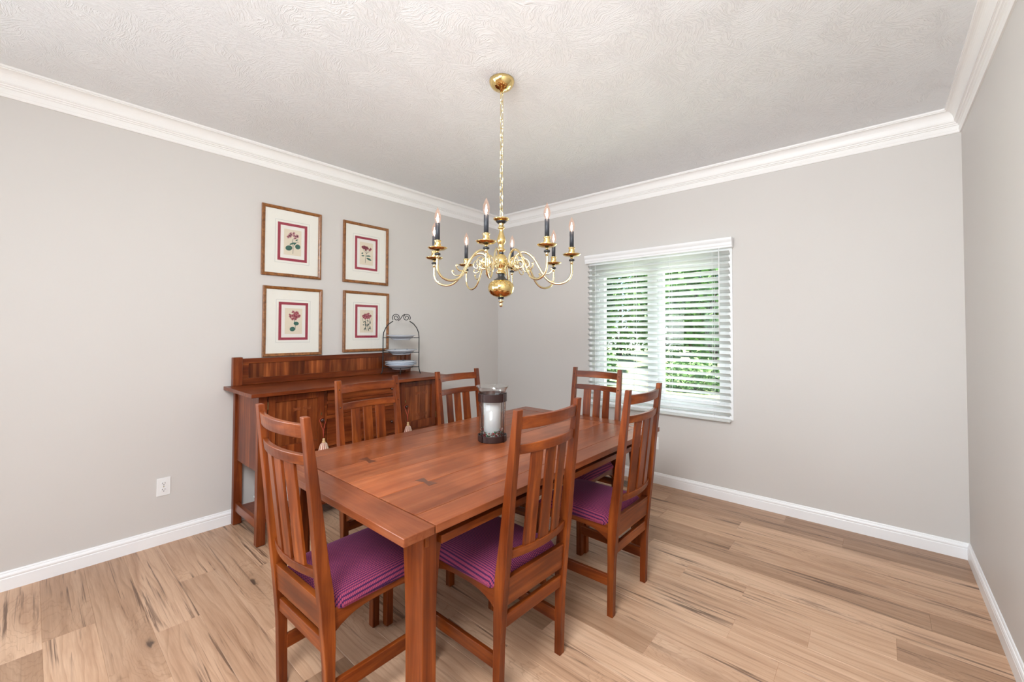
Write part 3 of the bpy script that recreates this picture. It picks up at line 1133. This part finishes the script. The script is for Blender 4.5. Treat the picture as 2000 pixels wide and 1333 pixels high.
# ------------------------------------------------------------------ plate rack and plates
RC = Vector((0.206, -1.512, 0.973))
RA = math.atan2(0.8, 0.6)
rk = thing('plate_rack', 'black wire three tier plate rack with scrolled top on the sideboard', 'plate rack', RC, RA)
m = MB()
hw = 0.158
left = [(-hw - 0.018, 0, 0.003), (-hw - 0.010, 0, 0.012), (-hw - 0.002, 0, 0.045), (-hw, 0, 0.08), (-hw, 0, 0.2), (-hw, 0, 0.33), (-hw + 0.004, 0, 0.375), (-hw + 0.022, 0, 0.42), (-hw + 0.050, 0, 0.455), (-hw + 0.085, 0, 0.480)]
m.tube(left, 0.0046, 7)
m.build('side_wire', IRON, rk)
m = MB()
m.tube([(-x, y, z) for x, y, z in left], 0.0046, 7)
m.build('side_wire', IRON, rk)


def spiral(cx, cz, r0, r1, a0, turns, sgn, n=40):
    return [(cx + (r0 + (r1 - r0) * i / n) * math.cos(a0 + sgn * 2 * PI * turns * i / n), 0, cz + (r0 + (r1 - r0) * i / n) * math.sin(a0 + sgn * 2 * PI * turns * i / n)) for i in range(n + 1)]


m = MB()
m.tube(spiral(-0.045, 0.513, 0.035, 0.007, R(215), 1.75, -1), 0.0034, 6)
m.tube(spiral(0.045, 0.513, 0.035, 0.007, R(-35), 1.75, 1), 0.0034, 6)
m.tube([(-0.030, 0, 0.482), (-0.008, 0, 0.500), (0.008, 0, 0.528), (0.030, 0, 0.545)], 0.0034, 6)
m.build('scroll_top', IRON, rk)
shelf_z = [0.064, 0.196, 0.330]
RR = 0.108
for z in shelf_z:
    m = MB()
    m.tube([(RR * math.cos(2 * PI * k / 32), RR * math.sin(2 * PI * k / 32), z) for k in range(32)], 0.0032, 6, close=True)
    m.tube([(-hw, 0, z), (-RR, 0, z)], 0.0034, 6)
    m.tube([(hw, 0, z), (RR, 0, z)], 0.0034, 6)
    m.build('shelf_ring', IRON, rk)
for s in (-1, 1):
    MB().tube([(0, s * RR, 0.064), (0, s * (RR + 0.004), 0.030), (0, s * (RR + 0.018), 0.004)], 0.0030, 6).build('foot_wire', IRON, rk)


def make_plate(label, r=0.140, spots=True):
    t = thing('plate', label, 'plate', group='china plates on the wire rack')
    m = MB()
    m.lathe([(0.072, 0.001), (0.076, 0.0), (0.080, 0.006), (r - 0.020, 0.034), (r, 0.042), (r, 0.045), (r - 0.022, 0.0375), (0.080, 0.012), (0.0, 0.010)], (0, 0, 0), 40)
    m.build('plate_body', CHINA, t)
    if spots:
        m = MB()
        for k in range(7):
            a = 2 * PI * k / 7 + 0.3
            rr = r - 0.014
            x, y = rr * math.cos(a), rr * math.sin(a)
            z = 0.0412
            m.mi = 0
            pts = []
            for q in range(8):
                b = 2 * PI * q / 8
                dx, dy = 0.010 * math.cos(b), 0.005 * math.sin(b)
                px2, py2 = x + dx * -math.sin(a) + dy * math.cos(a), y + dx * math.cos(a) + dy * math.sin(a)
                rad = math.hypot(px2, py2)
                pts.append((px2, py2, 0.0375 + (rad - (r - 0.022)) * (0.0075 / 0.022) + 0.0006))
            m.face([m.v(p) for p in pts])
        m.build('painted_sprigs', CHINAB, t)
    return t


CN = 'china plates on the wire rack'
p1 = make_plate('pale blue plate alone on the top tier of the wire rack', 0.132)
p1.location = RC + Vector((0, 0, 0.330 - 0.0198))
ZT = [(0.196 - 0.0182, 'pale blue plate alone on the middle tier of the wire rack'),
      (0.064 - 0.0182, 'bottom plate of the stack on the lowest rack tier'),
      (0.064 - 0.0182 + 0.014, 'middle plate of the stack on the lowest rack tier'),
      (0.064 - 0.0182 + 0.028, 'top plate of the stack on the lowest rack tier')]
p2 = make_plate(ZT[0][1], 0.141)
p2.location = RC + Vector((0, 0, ZT[0][0]))
for i, (z, lab) in enumerate(ZT[1:]):
    dup(p2, RC + Vector((0, 0, z)), 0.6 * i, lab, CN)

# ------------------------------------------------------------------ candle holder on the table
HC = (1.820, -2.003, TZ)
hl = thing('candle_holder', 'glass hurricane candle holder with dark bronze bands on the dining table', 'candle holder', HC)
m = MB().lathe([(0.080, 0.0), (0.082, 0.003), (0.082, 0.034), (0.0805, 0.036), (0.077, 0.036), (0.077, 0.006), (0.0, 0.006)], (0, 0, 0), 36)
m.build('base_band', BRONZE, hl).modifiers.new('edges', 'EDGE_SPLIT')
m = MB().lathe([(0.0785, 0.222), (0.0815, 0.222), (0.0815, 0.266), (0.0785, 0.266)], (0, 0, 0), 36, close=True)
m.build('upper_band', BRONZE, hl).modifiers.new('edges', 'EDGE_SPLIT')
for k in range(4):
    a = k * PI / 2 + 0.03
    x, y = 0.0835 * math.cos(a), 0.0835 * math.sin(a)
    MB().tube([(x, y, 0.0), (x, y, 0.264)], 0.0028, 6).build('upright_rod', BRONZE, hl)
m = MB().lathe([(0.0755, 0.0365), (0.0755, 0.272), (0.077, 0.280), (0.083, 0.292), (0.092, 0.304), (0.0925, 0.306), (0.0905, 0.3055), (0.082, 0.294), (0.075, 0.281), (0.0735, 0.272), (0.0735, 0.0365)], (0, 0, 0), 40, close=True)
m.build('glass_shade', SHADE, hl)
cd = MB().lathe([(0.0465, 0.0), (0.0475, 0.004), (0.0475, 0.202), (0.0455, 0.206), (0.030, 0.204), (0.0, 0.203)], (0, 0, 0), 32).build('pillar_candle', WAX)
cd.location = (HC[0], HC[1], TZ + 0.0065)
tag(cd, 'thick white pillar candle inside the glass candle holder', 'candle')
MB().tube([(0, 0, 0.202), (0.001, 0, 0.212)], 0.0012, 5).build('wick', SLOT, cd)
m = MB()
rb = random.Random(8)
m.smooth = True
for i in range(800):
    a, r = rb.uniform(0, 2 * PI), rb.uniform(0.0525, 0.0685)
    z = rb.uniform(0.012, 0.060 + 0.010 * math.sin(a * 2 + 1))
    rad = rb.uniform(0.0034, 0.0050)
    m.mi = rb.choice((0, 0, 0, 1, 1, 2, 2, 2))
    bmv = [(0, 0, 1), (0.943, 0, 0.333), (-0.471, 0.816, 0.333), (-0.471, -0.816, 0.333), (0.471, 0.816, -0.333), (-0.943, 0, -0.333), (0.471, -0.816, -0.333), (0, 0, -1)]
    vs = [m.v((r * math.cos(a) + rad * p[0], r * math.sin(a) + rad * p[1], z + rad * p[2])) for p in bmv]
    for f in ((0, 1, 4), (0, 4, 2), (0, 2, 5), (0, 5, 3), (0, 3, 6), (0, 6, 1), (7, 4, 1), (7, 2, 4), (7, 5, 2), (7, 3, 5), (7, 6, 3), (7, 1, 6)):
        m.face([vs[q] for q in f])
bd = m.build('beads', [BEADR, BEADG, BEADW])
bd.location = (HC[0], HC[1], TZ)
tag(bd, 'red, green and white bead filler around the candle foot', 'beads', kind='stuff')

# ------------------------------------------------------------------ framed prints
def ellipse(m, cx, cz, a, b, rot, y, n=14, pw=1.0):
    pts = []
    for k in range(n):
        t_ = 2 * PI * k / n
        x, z = a * math.cos(t_), b * math.sin(t_)
        pts.append((cx + x * math.cos(rot) - z * math.sin(rot), y, cz + x * math.sin(rot) + z * math.cos(rot)))
    m.face([m.v(p) for p in pts])


def stroke(m, pts, wd_, y):
    for (x0, z0), (x1, z1) in zip(pts, pts[1:]):
        d = Vector((x1 - x0, z1 - z0))
        if d.length < 1e-6:
            continue
        nn = Vector((-d.y, d.x)).normalized() * wd_ / 2
        m.face([m.v(p) for p in ((x0 - nn.x, y, z0 - nn.y), (x1 - nn.x, y, z1 - nn.y), (x1 + nn.x, y, z1 + nn.y), (x0 + nn.x, y, z0 + nn.y))])


def picture(label, yc, z0, wd_, ht, kind):
    t = thing('framed_print', label, 'picture', (0.0, yc, z0), R(90), 'botanical prints above the sideboard')
    fw, fd = 0.023, 0.022
    hw_ = wd_ / 2
    m = MB()
    prof = [(0, -0.001), (0, -fd + 0.004), (0.004, -fd), (0.012, -fd + 0.002), (fw - 0.003, -fd + 0.006), (fw, -fd + 0.009), (fw, -0.001)]
    cs = [(-hw_, 0, 1, 1), (hw_, 0, -1, 1), (hw_, ht, -1, -1), (-hw_, ht, 1, -1)]
    m.rings([[(x + sx * o, d, z + sz * o) for o, d in prof] for x, z, sx, sz in cs], close=True)
    m.build('frame', FRAMEW, t)
    cx, cz = 0.0, ht * 0.5 + 0.003
    yb_ = -0.008
    m = MB()
    m.box(-hw_ + 0.018, hw_ - 0.018, yb_, -0.002, 0.018, ht - 0.018)
    m.mi = 1
    lw, lh = 0.128, 0.166
    for x0, x1, zz0, zz1 in ((-lw, lw, lh - 0.0016, lh), (-lw, lw, -lh, -lh + 0.0016), (-lw, -lw + 0.0016, -lh, lh), (lw - 0.0016, lw, -lh, lh)):
        m.box(cx + x0, cx + x1, yb_ - 0.0002, yb_, cz + zz0, cz + zz1)
    m.build('mat_board', [MATC, MATL], t)
    rw, rh, rt = 0.110, 0.1475, 0.020
    m = MB()
    for x0, x1, zz0, zz1 in ((-rw, rw, rh - rt, rh), (-rw, rw, -rh, -rh + rt), (-rw, -rw + rt, -rh + rt, rh - rt), (rw - rt, rw, -rh + rt, rh - rt)):
        m.box(cx + x0, cx + x1, yb_ - 0.0012, yb_, cz + zz0, cz + zz1)
    m.build('crimson_border', MATR, t)
    MB().box(cx - rw + rt, cx + rw - rt, yb_ - 0.0006, yb_, cz - rh + rt, cz + rh - rt).build('inner_mat', MATI, t)
    pr = MB().box(cx - 0.065, cx + 0.065, yb_ - 0.0010, yb_ - 0.0006, cz - 0.101, cz + 0.101).build('print', PAPER, t)
    # the printed plant: flat ink shapes
    m = MB()
    rp = random.Random(kind * 7 + 1)
    y = yb_ - 0.0013

    def X(x, z):
        return (cx + x, cz + z)
    m.mi = 1
    if kind == 0:
        stroke(m, [X(0.002, -0.088), X(0.004, -0.04), X(-0.004, 0.0), X(0.002, 0.03)], 0.003, y)
        stroke(m, [X(0.003, -0.03), X(0.035, 0.012), X(0.045, 0.005)], 0.0018, y)
        m.mi = 0
        for a, b, c_, d, e in ((-0.028, -0.046, 0.026, 0.020, 0.3), (0.038, -0.028, 0.020, 0.020, -0.2), (-0.004, -0.008, 0.022, 0.006, 0.5), (0.016, -0.006, 0.014, 0.006, 0.8), (0.030, 0.024, 0.012, 0.004, 0.6)):
            ellipse(m, *X(a, b), c_, d, e, y - 0.0001)
        pet, cen, area, n = 3, 5, (-0.040, 0.050, 0.022, 0.078), 15
    elif kind == 1:
        stroke(m, [X(-0.012, -0.085), X(-0.008, -0.02), X(0.004, 0.015), X(0.004, 0.04)], 0.0028, y)
        for sx2 in (-0.035, -0.02, 0.03, 0.042):
            stroke(m, [X(0.0, 0.0), X(sx2, 0.034)], 0.0016, y)
        m.mi = 0
        for a, b, c_, d, e in ((0.024, -0.046, 0.026, 0.009, -0.35), (-0.034, -0.022, 0.014, 0.005, 0.1), (0.018, -0.018, 0.024, 0.006, 0.1), (-0.040, 0.000, 0.010, 0.006, 0.5)):
            ellipse(m, *X(a, b), c_, d, e, y - 0.0001)
        pet, cen, area, n = 4, 5, (-0.044, 0.046, 0.030, 0.068), 13
    elif kind == 2:
        stroke(m, [X(0.012, -0.070), X(0.014, -0.03), X(0.004, 0.0), X(0.004, 0.04)], 0.0032, y)
        m.mi = 0
        for a, b, c_, d, e in ((-0.008, -0.062, 0.021, 0.018, 0.2), (0.020, -0.018, 0.020, 0.015, -0.1)):
            ellipse(m, *X(a, b), c_, d, e, y - 0.0001)
        pet, cen, area, n = 2, 4, (-0.050, 0.046, 0.012, 0.084), 26
    else:
        for sx2 in (-0.016, 0.002, 0.018):
            stroke(m, [X(sx2, -0.085), X(sx2 + 0.008, -0.02), X(sx2 * 1.3 + 0.004, 0.04)], 0.0026, y)
        for sx2 in (-0.045, 0.048):
            stroke(m, [X(0.005, -0.05), X(sx2 * 0.7, -0.01), X(sx2, 0.03)], 0.0022, y)
        m.mi = 1
        for i in range(16):
            ellipse(m, *X(rp.uniform(-0.035, 0.04), rp.uniform(-0.08, 0.01)), rp.uniform(0.006, 0.013), 0.004, rp.uniform(0, 3), y - 0.0001)
        pet, cen, area, n = 4, 2, (-0.036, 0.040, 0.022, 0.070), 22
    for i in range(n):
        fx, fz = rp.uniform(area[0], area[1]), rp.uniform(area[2], area[3])
        ccx, ccz = (area[0] + area[1]) / 2, (area[2] + area[3]) / 2
        if ((fx - ccx) / (area[1] - area[0])) ** 2 + ((fz - ccz) / (area[3] - area[2])) ** 2 > 0.24:
            fx, fz = (fx + ccx) / 2, (fz + ccz) / 2
        for q in range(5):
            a = 2 * PI * q / 5 + rp.random()
            m.mi = pet if rp.random() < 0.75 else 2
            ellipse(m, *X(fx + 0.006 * math.cos(a), fz + 0.006 * math.sin(a)), 0.0068, 0.0048, a, y - 0.0002 - i * 1e-5, 8)
        m.mi = cen
        ellipse(m, *X(fx, fz), 0.0042, 0.0038, 0, y - 0.0008, 8)
    m.build('printed_plant', [INKG, INKD, INKP[0], INKP[1], INKP[2], INKP[3]], pr, recalc=False)
    MB().box(-hw_ + 0.020, hw_ - 0.020, -0.0125, -0.0118, 0.020, ht - 0.020).build('glass', PICG, t)
    return t


picture('framed print of pink flowers with two round green leaves, upper left of four', -2.384, 1.785, 0.444, 0.538, 0)
picture('framed print of a small dark-topped sprig with slim leaves, upper right of four', -1.752, 1.787, 0.439, 0.536, 1)
picture('framed print of a rosy round flower cluster with low leaves, lower left of four', -2.369, 1.168, 0.443, 0.536, 2)
picture('framed print of a crimson tuft on several stems, lower right of four behind plate rack', -1.743, 1.180, 0.444, 0.534, 3)

# ------------------------------------------------------------------ chandelier
CX, CY = 1.9332, -2.0567
ch = thing('chandelier', 'polished brass eight arm chandelier with black candle sleeves over the table', 'chandelier', (CX, CY, 1.497))
Z0 = 1.497


def px(v):                      # height of a measured row above the finial tip
    return (1232 - v) / 1843.0


MB().lathe([(0.000, 2.676 - Z0), (0.010, 2.677 - Z0), (0.014, 2.684 - Z0), (0.032, 2.688 - Z0), (0.052, 2.700 - Z0), (0.065, 2.718 - Z0), (0.069, 2.731 - Z0), (0.069, 2.7395 - Z0), (0.0, 2.7395 - Z0)], (0, 0, 0), 36).build('canopy', BRASS, ch)
# chain links from canopy to the top dish
zc, zt_ = px(338), 2.672 - Z0
nl = 14
pitch = (zt_ - zc) / nl
for i in range(nl):
    z = zc + pitch * (i + 0.5)
    hl_, hw2 = pitch * 0.5 + 0.0030, 0.0092
    pts = []
    for q in range(14):
        a = 2 * PI * q / 14
        c_, s2 = math.cos(a), math.sin(a)
        pts.append((hw2 * c_, 0, z + (hl_ - hw2) * (1 if s2 > 0 else -1) * (1 if abs(s2) > 1e-6 else 0) + hw2 * s2))
    if i % 2:
        pts = [(p[1], p[0], p[2]) for p in pts]
    MB().tube(pts, 0.0020, 6, close=True).build('chain_link', PALEBRASS, ch)
MB().tube([(0.006 * math.sin(i * 1.15), 0.006 * math.cos(i * 1.15), zc + (zt_ - zc) * i / 44) for i in range(45)], 0.0017, 5).build('cord', PALEBRASS, ch)

S = 1 / 1843.0
MB().lathe([(0.010 * 1, px(336)), (0.030, px(341)), (80 * S, px(345)), (82 * S, px(350)), (76 * S, px(357)), (57 * S, px(372)), (20 * S, px(374))], (0, 0, 0), 32).build('top_dish', BRASS, ch)
MB().lathe([(30 * S, px(370)), (56 * S, px(372)), (54 * S, px(378)), (40 * S, px(392)), (26 * S, px(397))], (0, 0, 0), 28).build('black_collar', BLACK, ch)
MB().lathe([(26 * S, px(392)), (28 * S, px(400)), (22 * S, px(412)), (24 * S, px(425)), (34 * S, px(431)), (35 * S, px(443)), (24 * S, px(450)), (20 * S, px(462)), (21 * S, px(480)), (28 * S, px(505)), (40 * S, px(540)), (45 * S, px(562)), (43 * S, px(585)), (31 * S, px(602)), (27 * S, px(612)), (30 * S, px(625)), (24 * S, px(640)), (38 * S, px(652)), (42 * S, px(662)), (38 * S, px(672)), (24 * S, px(680)), (22 * S, px(706)), (40 * S, px(714))], (0, 0, 0), 32).build('baluster', BRASS, ch)
MB().lathe([(24.5 * S, px(682)), (25.5 * S, px(686)), (25.5 * S, px(702)), (24.5 * S, px(705))], (0, 0, 0), 24).build('black_ring', BLACK, ch)
MB().lathe([(38 * S, px(712)), (46 * S, px(722)), (60 * S, px(745)), (68 * S, px(775)), (64 * S, px(805)), (50 * S, px(830)), (38 * S, px(845)), (34 * S, px(870)), (44 * S, px(880)), (52 * S, px(886)), (52 * S, px(896)), (36 * S, px(902))], (0, 0, 0), 32).build('hub', BRASS, ch)
MB().lathe([(34 * S, px(898)), (36 * S, px(906)), (32 * S, px(915)), (36 * S, px(930)), (52 * S, px(950)), (72 * S, px(960)), (76 * S, px(965)), (70 * S, px(970))], (0, 0, 0), 32).build('black_flare', BLACK, ch)
MB().lathe([(66 * S, px(963)), (78 * S, px(968)), (104 * S, px(982)), (124 * S, px(1008)), (132 * S, px(1040)), (126 * S, px(1075)), (108 * S, px(1102)), (80 * S, px(1122)), (50 * S, px(1134)), (28 * S, px(1137))], (0, 0, 0), 40).build('ball', BRASS, ch)
MB().lathe([(20 * S, px(1133)), (30 * S, px(1136)), (30 * S, px(1152)), (16 * S, px(1156))], (0, 0, 0), 24).build('black_ring', BLACK, ch)
MB().lathe([(14 * S, px(1150)), (15 * S, px(1162)), (12 * S, px(1170)), (29 * S, px(1176)), (29 * S, px(1182)), (13 * S, px(1188)), (10 * S, px(1194)), (18 * S, px(1203)), (20 * S, px(1213)), (15 * S, px(1226)), (2 * S, px(1232))], (0, 0, 0), 20).build('finial', PALEBRASS, ch)

ARM = [(0.379, 1.725), (0.379, 1.690), (0.376, 1.664), (0.364, 1.642), (0.345, 1.627), (0.318, 1.619), (0.290, 1.620), (0.262, 1.632), (0.238, 1.655), (0.220, 1.684), (0.202, 1.716), (0.183, 1.748), (0.160, 1.774), (0.135, 1.789), (0.112, 1.791), (0.092, 1.782), (0.078, 1.763), (0.073, 1.740), (0.078, 1.718), (0.092, 1.706), (0.108, 1.708), (0.119, 1.720), (0.120, 1.737), (0.110, 1.748), (0.098, 1.747), (0.092, 1.738)]


def smoothpath(P, n=3):
    out = []
    for i in range(len(P) - 1):
        p0, p1, p2, p3 = P[max(i - 1, 0)], P[i], P[i + 1], P[min(i + 2, len(P) - 1)]
        for q in range(n):
            t_ = q / n
            out.append(tuple(0.5 * ((2 * p1[d]) + (-p0[d] + p2[d]) * t_ + (2 * p0[d] - 5 * p1[d] + 4 * p2[d] - p3[d]) * t_ ** 2 + (-p0[d] + 3 * p1[d] - 3 * p2[d] + p3[d]) * t_ ** 3) for d in range(2)))
    out.append(P[-1])
    return out


AP = smoothpath(ARM)
SCROLL = smoothpath([(0.203, 1.713), (0.214, 1.692), (0.232, 1.676), (0.252, 1.672), (0.268, 1.680), (0.276, 1.695), (0.272, 1.702), (0.268, 1.697)])
SCROLL2 = smoothpath([(0.116, 1.716), (0.126, 1.692), (0.140, 1.684), (0.152, 1.690), (0.150, 1.700)])
SCROLL3 = smoothpath([(0.110, 1.748), (0.128, 1.756), (0.146, 1.748), (0.154, 1.730), (0.148, 1.713), (0.134, 1.710), (0.128, 1.722), (0.136, 1.730)])
SCROLL4 = smoothpath([(0.075, 1.728), (0.062, 1.722), (0.045, 1.724), (0.034, 1.735)])
MATSB = {}
proto = None


def make_arm():
    a = MB()
    a.tube([(r, 0, z - Z0) for r, z in AP], 0.0062, 8, flat=(1.0, 0.8))
    arm = a.build('arm', PALEBRASS, None)
    sc_ = MB()
    for P, r in ((SCROLL, 0.0036), (SCROLL2, 0.0028), (SCROLL3, 0.0026), (SCROLL4, 0.004)):
        sc_.tube([(x, 0, z - Z0) for x, z in P], r, 6)
    for x, z, r in ((0.2685, 1.697, 0.0052), (0.150, 1.700, 0.0045), (0.136, 1.729, 0.004)):
        sc_.lathe([(0.0005, r), (r * 0.8, r * 0.6), (r, 0), (r * 0.8, -r * 0.6), (0.0005, -r)], (x, 0, z - Z0), 10)
    sc_.build('scroll', PALEBRASS, arm)
    c = (0.379, 0, -Z0)
    MB().lathe([(0.0075, 1.722), (0.008, 1.735), (0.006, 1.739)], c, 12).build('stem', PALEBRASS, arm)
    MB().lathe([(0.007, 1.7365), (0.0145, 1.738), (0.0155, 1.742), (0.0145, 1.7465), (0.008, 1.748)], c, 16).build('black_ring', BLACK, arm)
    MB().lathe([(0.007, 1.746), (0.006, 1.755), (0.009, 1.760), (0.022, 1.7615), (0.036, 1.7645), (0.046, 1.771), (0.0475, 1.774), (0.0455, 1.7745), (0.034, 1.7685), (0.020, 1.767), (0.0, 1.767)], c, 28).build('drip_pan', BRASS, arm)
    MB().lathe([(0.010, 1.766), (0.0125, 1.770), (0.0165, 1.779), (0.0170, 1.790), (0.0145, 1.798), (0.0145, 1.802), (0.0175, 1.806), (0.0175, 1.810), (0.012, 1.811)], c, 20).build('candle_cup', BRASS, arm)
    MB().lathe([(0.0112, 1.806), (0.0112, 1.894), (0.006, 1.896)], c, 16).build('candle_sleeve', SLEEVE, arm)
    b = MB()
    b.lathe([(0.0065, 1.893), (0.0090, 1.898), (0.0140, 1.909), (0.0160, 1.921), (0.0152, 1.934), (0.0112, 1.948), (0.0062, 1.960), (0.0022, 1.969), (0.0004, 1.974)], c, 16)
    b.mi = 1
    b.lathe([(0.0010, 1.897), (0.0030, 1.905), (0.0046, 1.915), (0.0042, 1.924), (0.0022, 1.936), (0.0006, 1.944)], c, 10)
    b.build('bulb', [BULBG, GLOW], arm)
    return arm


a0 = make_arm()
for k in range(8):
    if k == 0:
        o = a0
    else:
        o = a0.copy()
        scene.collection.objects.link(o)
        for g in list(a0.children):
            d = g.copy()
            scene.collection.objects.link(d)
            d.parent = o
    o.parent = ch
    o.rotation_euler = (0, 0, -1.01105 - k * PI / 4)
    a_ = -1.01105 - k * PI / 4
    bl_ = lamp('bulb_light', 'POINT', (CX + 0.379 * math.cos(a_), CY + 0.379 * math.sin(a_), 1.925), (CX, CY, 0), 2.4, (1, 0.90, 0.80))
    bl_.data.shadow_soft_size = 0.006

# ------------------------------------------------------------------ outlets and floor vent
def outlet(label, loc, rz):
    t = thing('wall_outlet', label, 'outlet', loc, rz, 'wall outlets')
    MB().box(-0.0345, 0.0345, -0.005, 0.0, -0.056, 0.056).build('cover_plate', PLASTIC, t, bevel=0.002)
    for s in (-1, 1):
        m = MB()
        r_, zc_ = 0.0165, s * 0.0195
        pts = []
        for q in range(20):
            a = 2 * PI * q / 20
            pts.append((r_ * math.cos(a), max(-0.0135, min(0.0135, r_ * math.sin(a))) + zc_))
        m.prism(pts, 1, -0.0072, -0.004)
        rc = m.build('receptacle', PLASTIC, t)
        m = MB()
        m.box(-0.0075, -0.0050, -0.0075, -0.0070, zc_ - 0.001, zc_ + 0.008)
        m.box(0.0050, 0.0075, -0.0075, -0.0070, zc_ + 0.000, zc_ + 0.007)
        m.box(-0.0024, 0.0024, -0.0075, -0.0070, zc_ - 0.0095, zc_ - 0.005)
        m.build('slots', SLOT, rc)
    m = MB()
    m.tube([(0, -0.0065, 0), (0, -0.004, 0)], 0.0028, 10)
    m.build('screw', HINGE, t)
    return t


outlet('white double outlet on the left wall, left of the sideboard', (0, -3.1455, 0.362), R(90))
outlet('white double outlet on the far wall below the blind, beside a chair post', (1.9405, 0, 0.361), 0)
fv = thing('floor_vent', 'brown slotted floor vent by the far baseboard under the window', 'vent', (1.72, -0.20, 0))
MB().box(-0.15, 0.15, -0.07, 0.07, 0.0, 0.004).build('vent_frame', plain('vent_brown', (0.20, 0.13, 0.085), 0.4), fv, bevel=0.001)
m = MB()
for i in range(17):
    for j in range(4):
        x, y = -0.125 + i * 0.0156, -0.045 + j * 0.030
        m.hexa([(x - 0.002, y - 0.011, 0.0040), (x + 0.002, y - 0.011, 0.0040), (x + 0.008, y + 0.011, 0.0040), (x + 0.004, y + 0.011, 0.0040),
                (x - 0.002, y - 0.011, 0.0045), (x + 0.002, y - 0.011, 0.0045), (x + 0.008, y + 0.011, 0.0045), (x + 0.004, y + 0.011, 0.0045)])
m.build('vent_slots', SLOT, fv)

# ------------------------------------------------------------------ garden outside the window
m = MB()
m.box(-26, 20, 0.4, 45, -0.5, -0.35)
struct(m.build('lawn', LAWN))
m = MB()
m.box(-9, 3.2, 5.0, 6.6, -0.35, -0.33)
struct(m.build('pavement', CONC))


def plant(name, label, cat, loc, rx, ry, rz_, n, leaf, mat, seed, trunk=0.6):
    t = thing(name, label, cat, loc, 0)
    rp = random.Random(seed)
    m = MB()
    for i in range(n):
        d = Vector((rp.gauss(0, 1), rp.gauss(0, 1), rp.gauss(0, 1))).normalized()
        q = rp.uniform(0.55, 1.0) ** 0.5
        lump = 1 + 0.28 * noise.noise(d * 2.3 + Vector((seed, 0, 0)))
        p = Vector((d.x * rx * q * lump, d.y * ry * q * lump, trunk + rz_ + d.z * rz_ * q * lump))
        if p.z < 0.02:
            p.z = 0.02 + rp.random() * 0.3
        a = Vector((rp.gauss(0, 1), rp.gauss(0, 1), rp.gauss(0, 0.6))).normalized()
        b = a.cross(Vector((rp.gauss(0, 1), rp.gauss(0, 1), rp.gauss(0, 1)))).normalized()
        L, ww = leaf * rp.uniform(0.7, 1.3), leaf * 0.32
        m.face([m.v(p - a * L * 0.5), m.v(p + b * ww), m.v(p + a * L * 0.5), m.v(p - b * ww)])
    m.build('foliage', mat, t, recalc=False)
    m = MB()
    m.tube([(0, 0, -0.05), (0.03, 0.02, trunk), (0.0, 0.05, trunk + rz_)], [0.10, 0.08, 0.05], 8)
    for k in range(4):
        a = k * PI / 2 + 0.4
        m.tube([(0, 0, trunk), (rx * 0.4 * math.cos(a), ry * 0.4 * math.sin(a), trunk + rz_ * 0.9)], [0.05, 0.02], 6)
    m.build('trunk', BARK, t)
    return t


plant('garden_tree', 'dark green tree seen through the left pane of the window', 'tree', (-6.4, 12.0, -0.35), 1.55, 1.4, 3.0, 5200, 0.24, LEAFD, 1, 0.5)
plant('garden_tree', 'mid green tree seen near the window centre mullion', 'tree', (-3.9, 15.2, -0.35), 1.6, 1.4, 3.5, 4800, 0.24, LEAFM, 2, 0.5)
plant('garden_tree', 'paler green tree seen through the right pane of the window', 'tree', (-1.0, 12.6, -0.35), 1.7, 1.4, 3.2, 4800, 0.24, LEAFM, 3, 0.5)
plant('garden_tree', 'tall light green tree seen at the far left through the blind', 'tree', (-9.0, 17.5, -0.35), 2.0, 1.6, 4.0, 4200, 0.26, LEAFM, 4, 0.5)
plant('garden_tree', 'broad green tree in the second row behind the left pane', 'tree', (-9.6, 22.5, -0.35), 2.6, 1.8, 4.6, 4600, 0.30, LEAFM, 11, 0.3)
plant('garden_tree', 'broad dark tree in the second row behind the window centre', 'tree', (-6.2, 26.0, -0.35), 2.2, 1.6, 4.6, 4600, 0.30, LEAFD, 12, 0.3)
plant('garden_tree', 'broad green tree in the second row behind the right pane', 'tree', (-3.0, 21.5, -0.35), 2.2, 1.8, 4.6, 4600, 0.30, LEAFM, 13, 0.3)
plant('garden_shrub', 'low leafy shrub outside the lower left of the window', 'shrub', (-3.9, 8.6, -0.35), 1.1, 0.8, 0.55, 2600, 0.14, LEAFL, 5, 0.0)
plant('garden_shrub', 'low bright green shrub outside the lower right of the window', 'shrub', (-0.6, 9.0, -0.35), 1.1, 0.8, 0.42, 2400, 0.13, LEAFL, 6, 0.0)
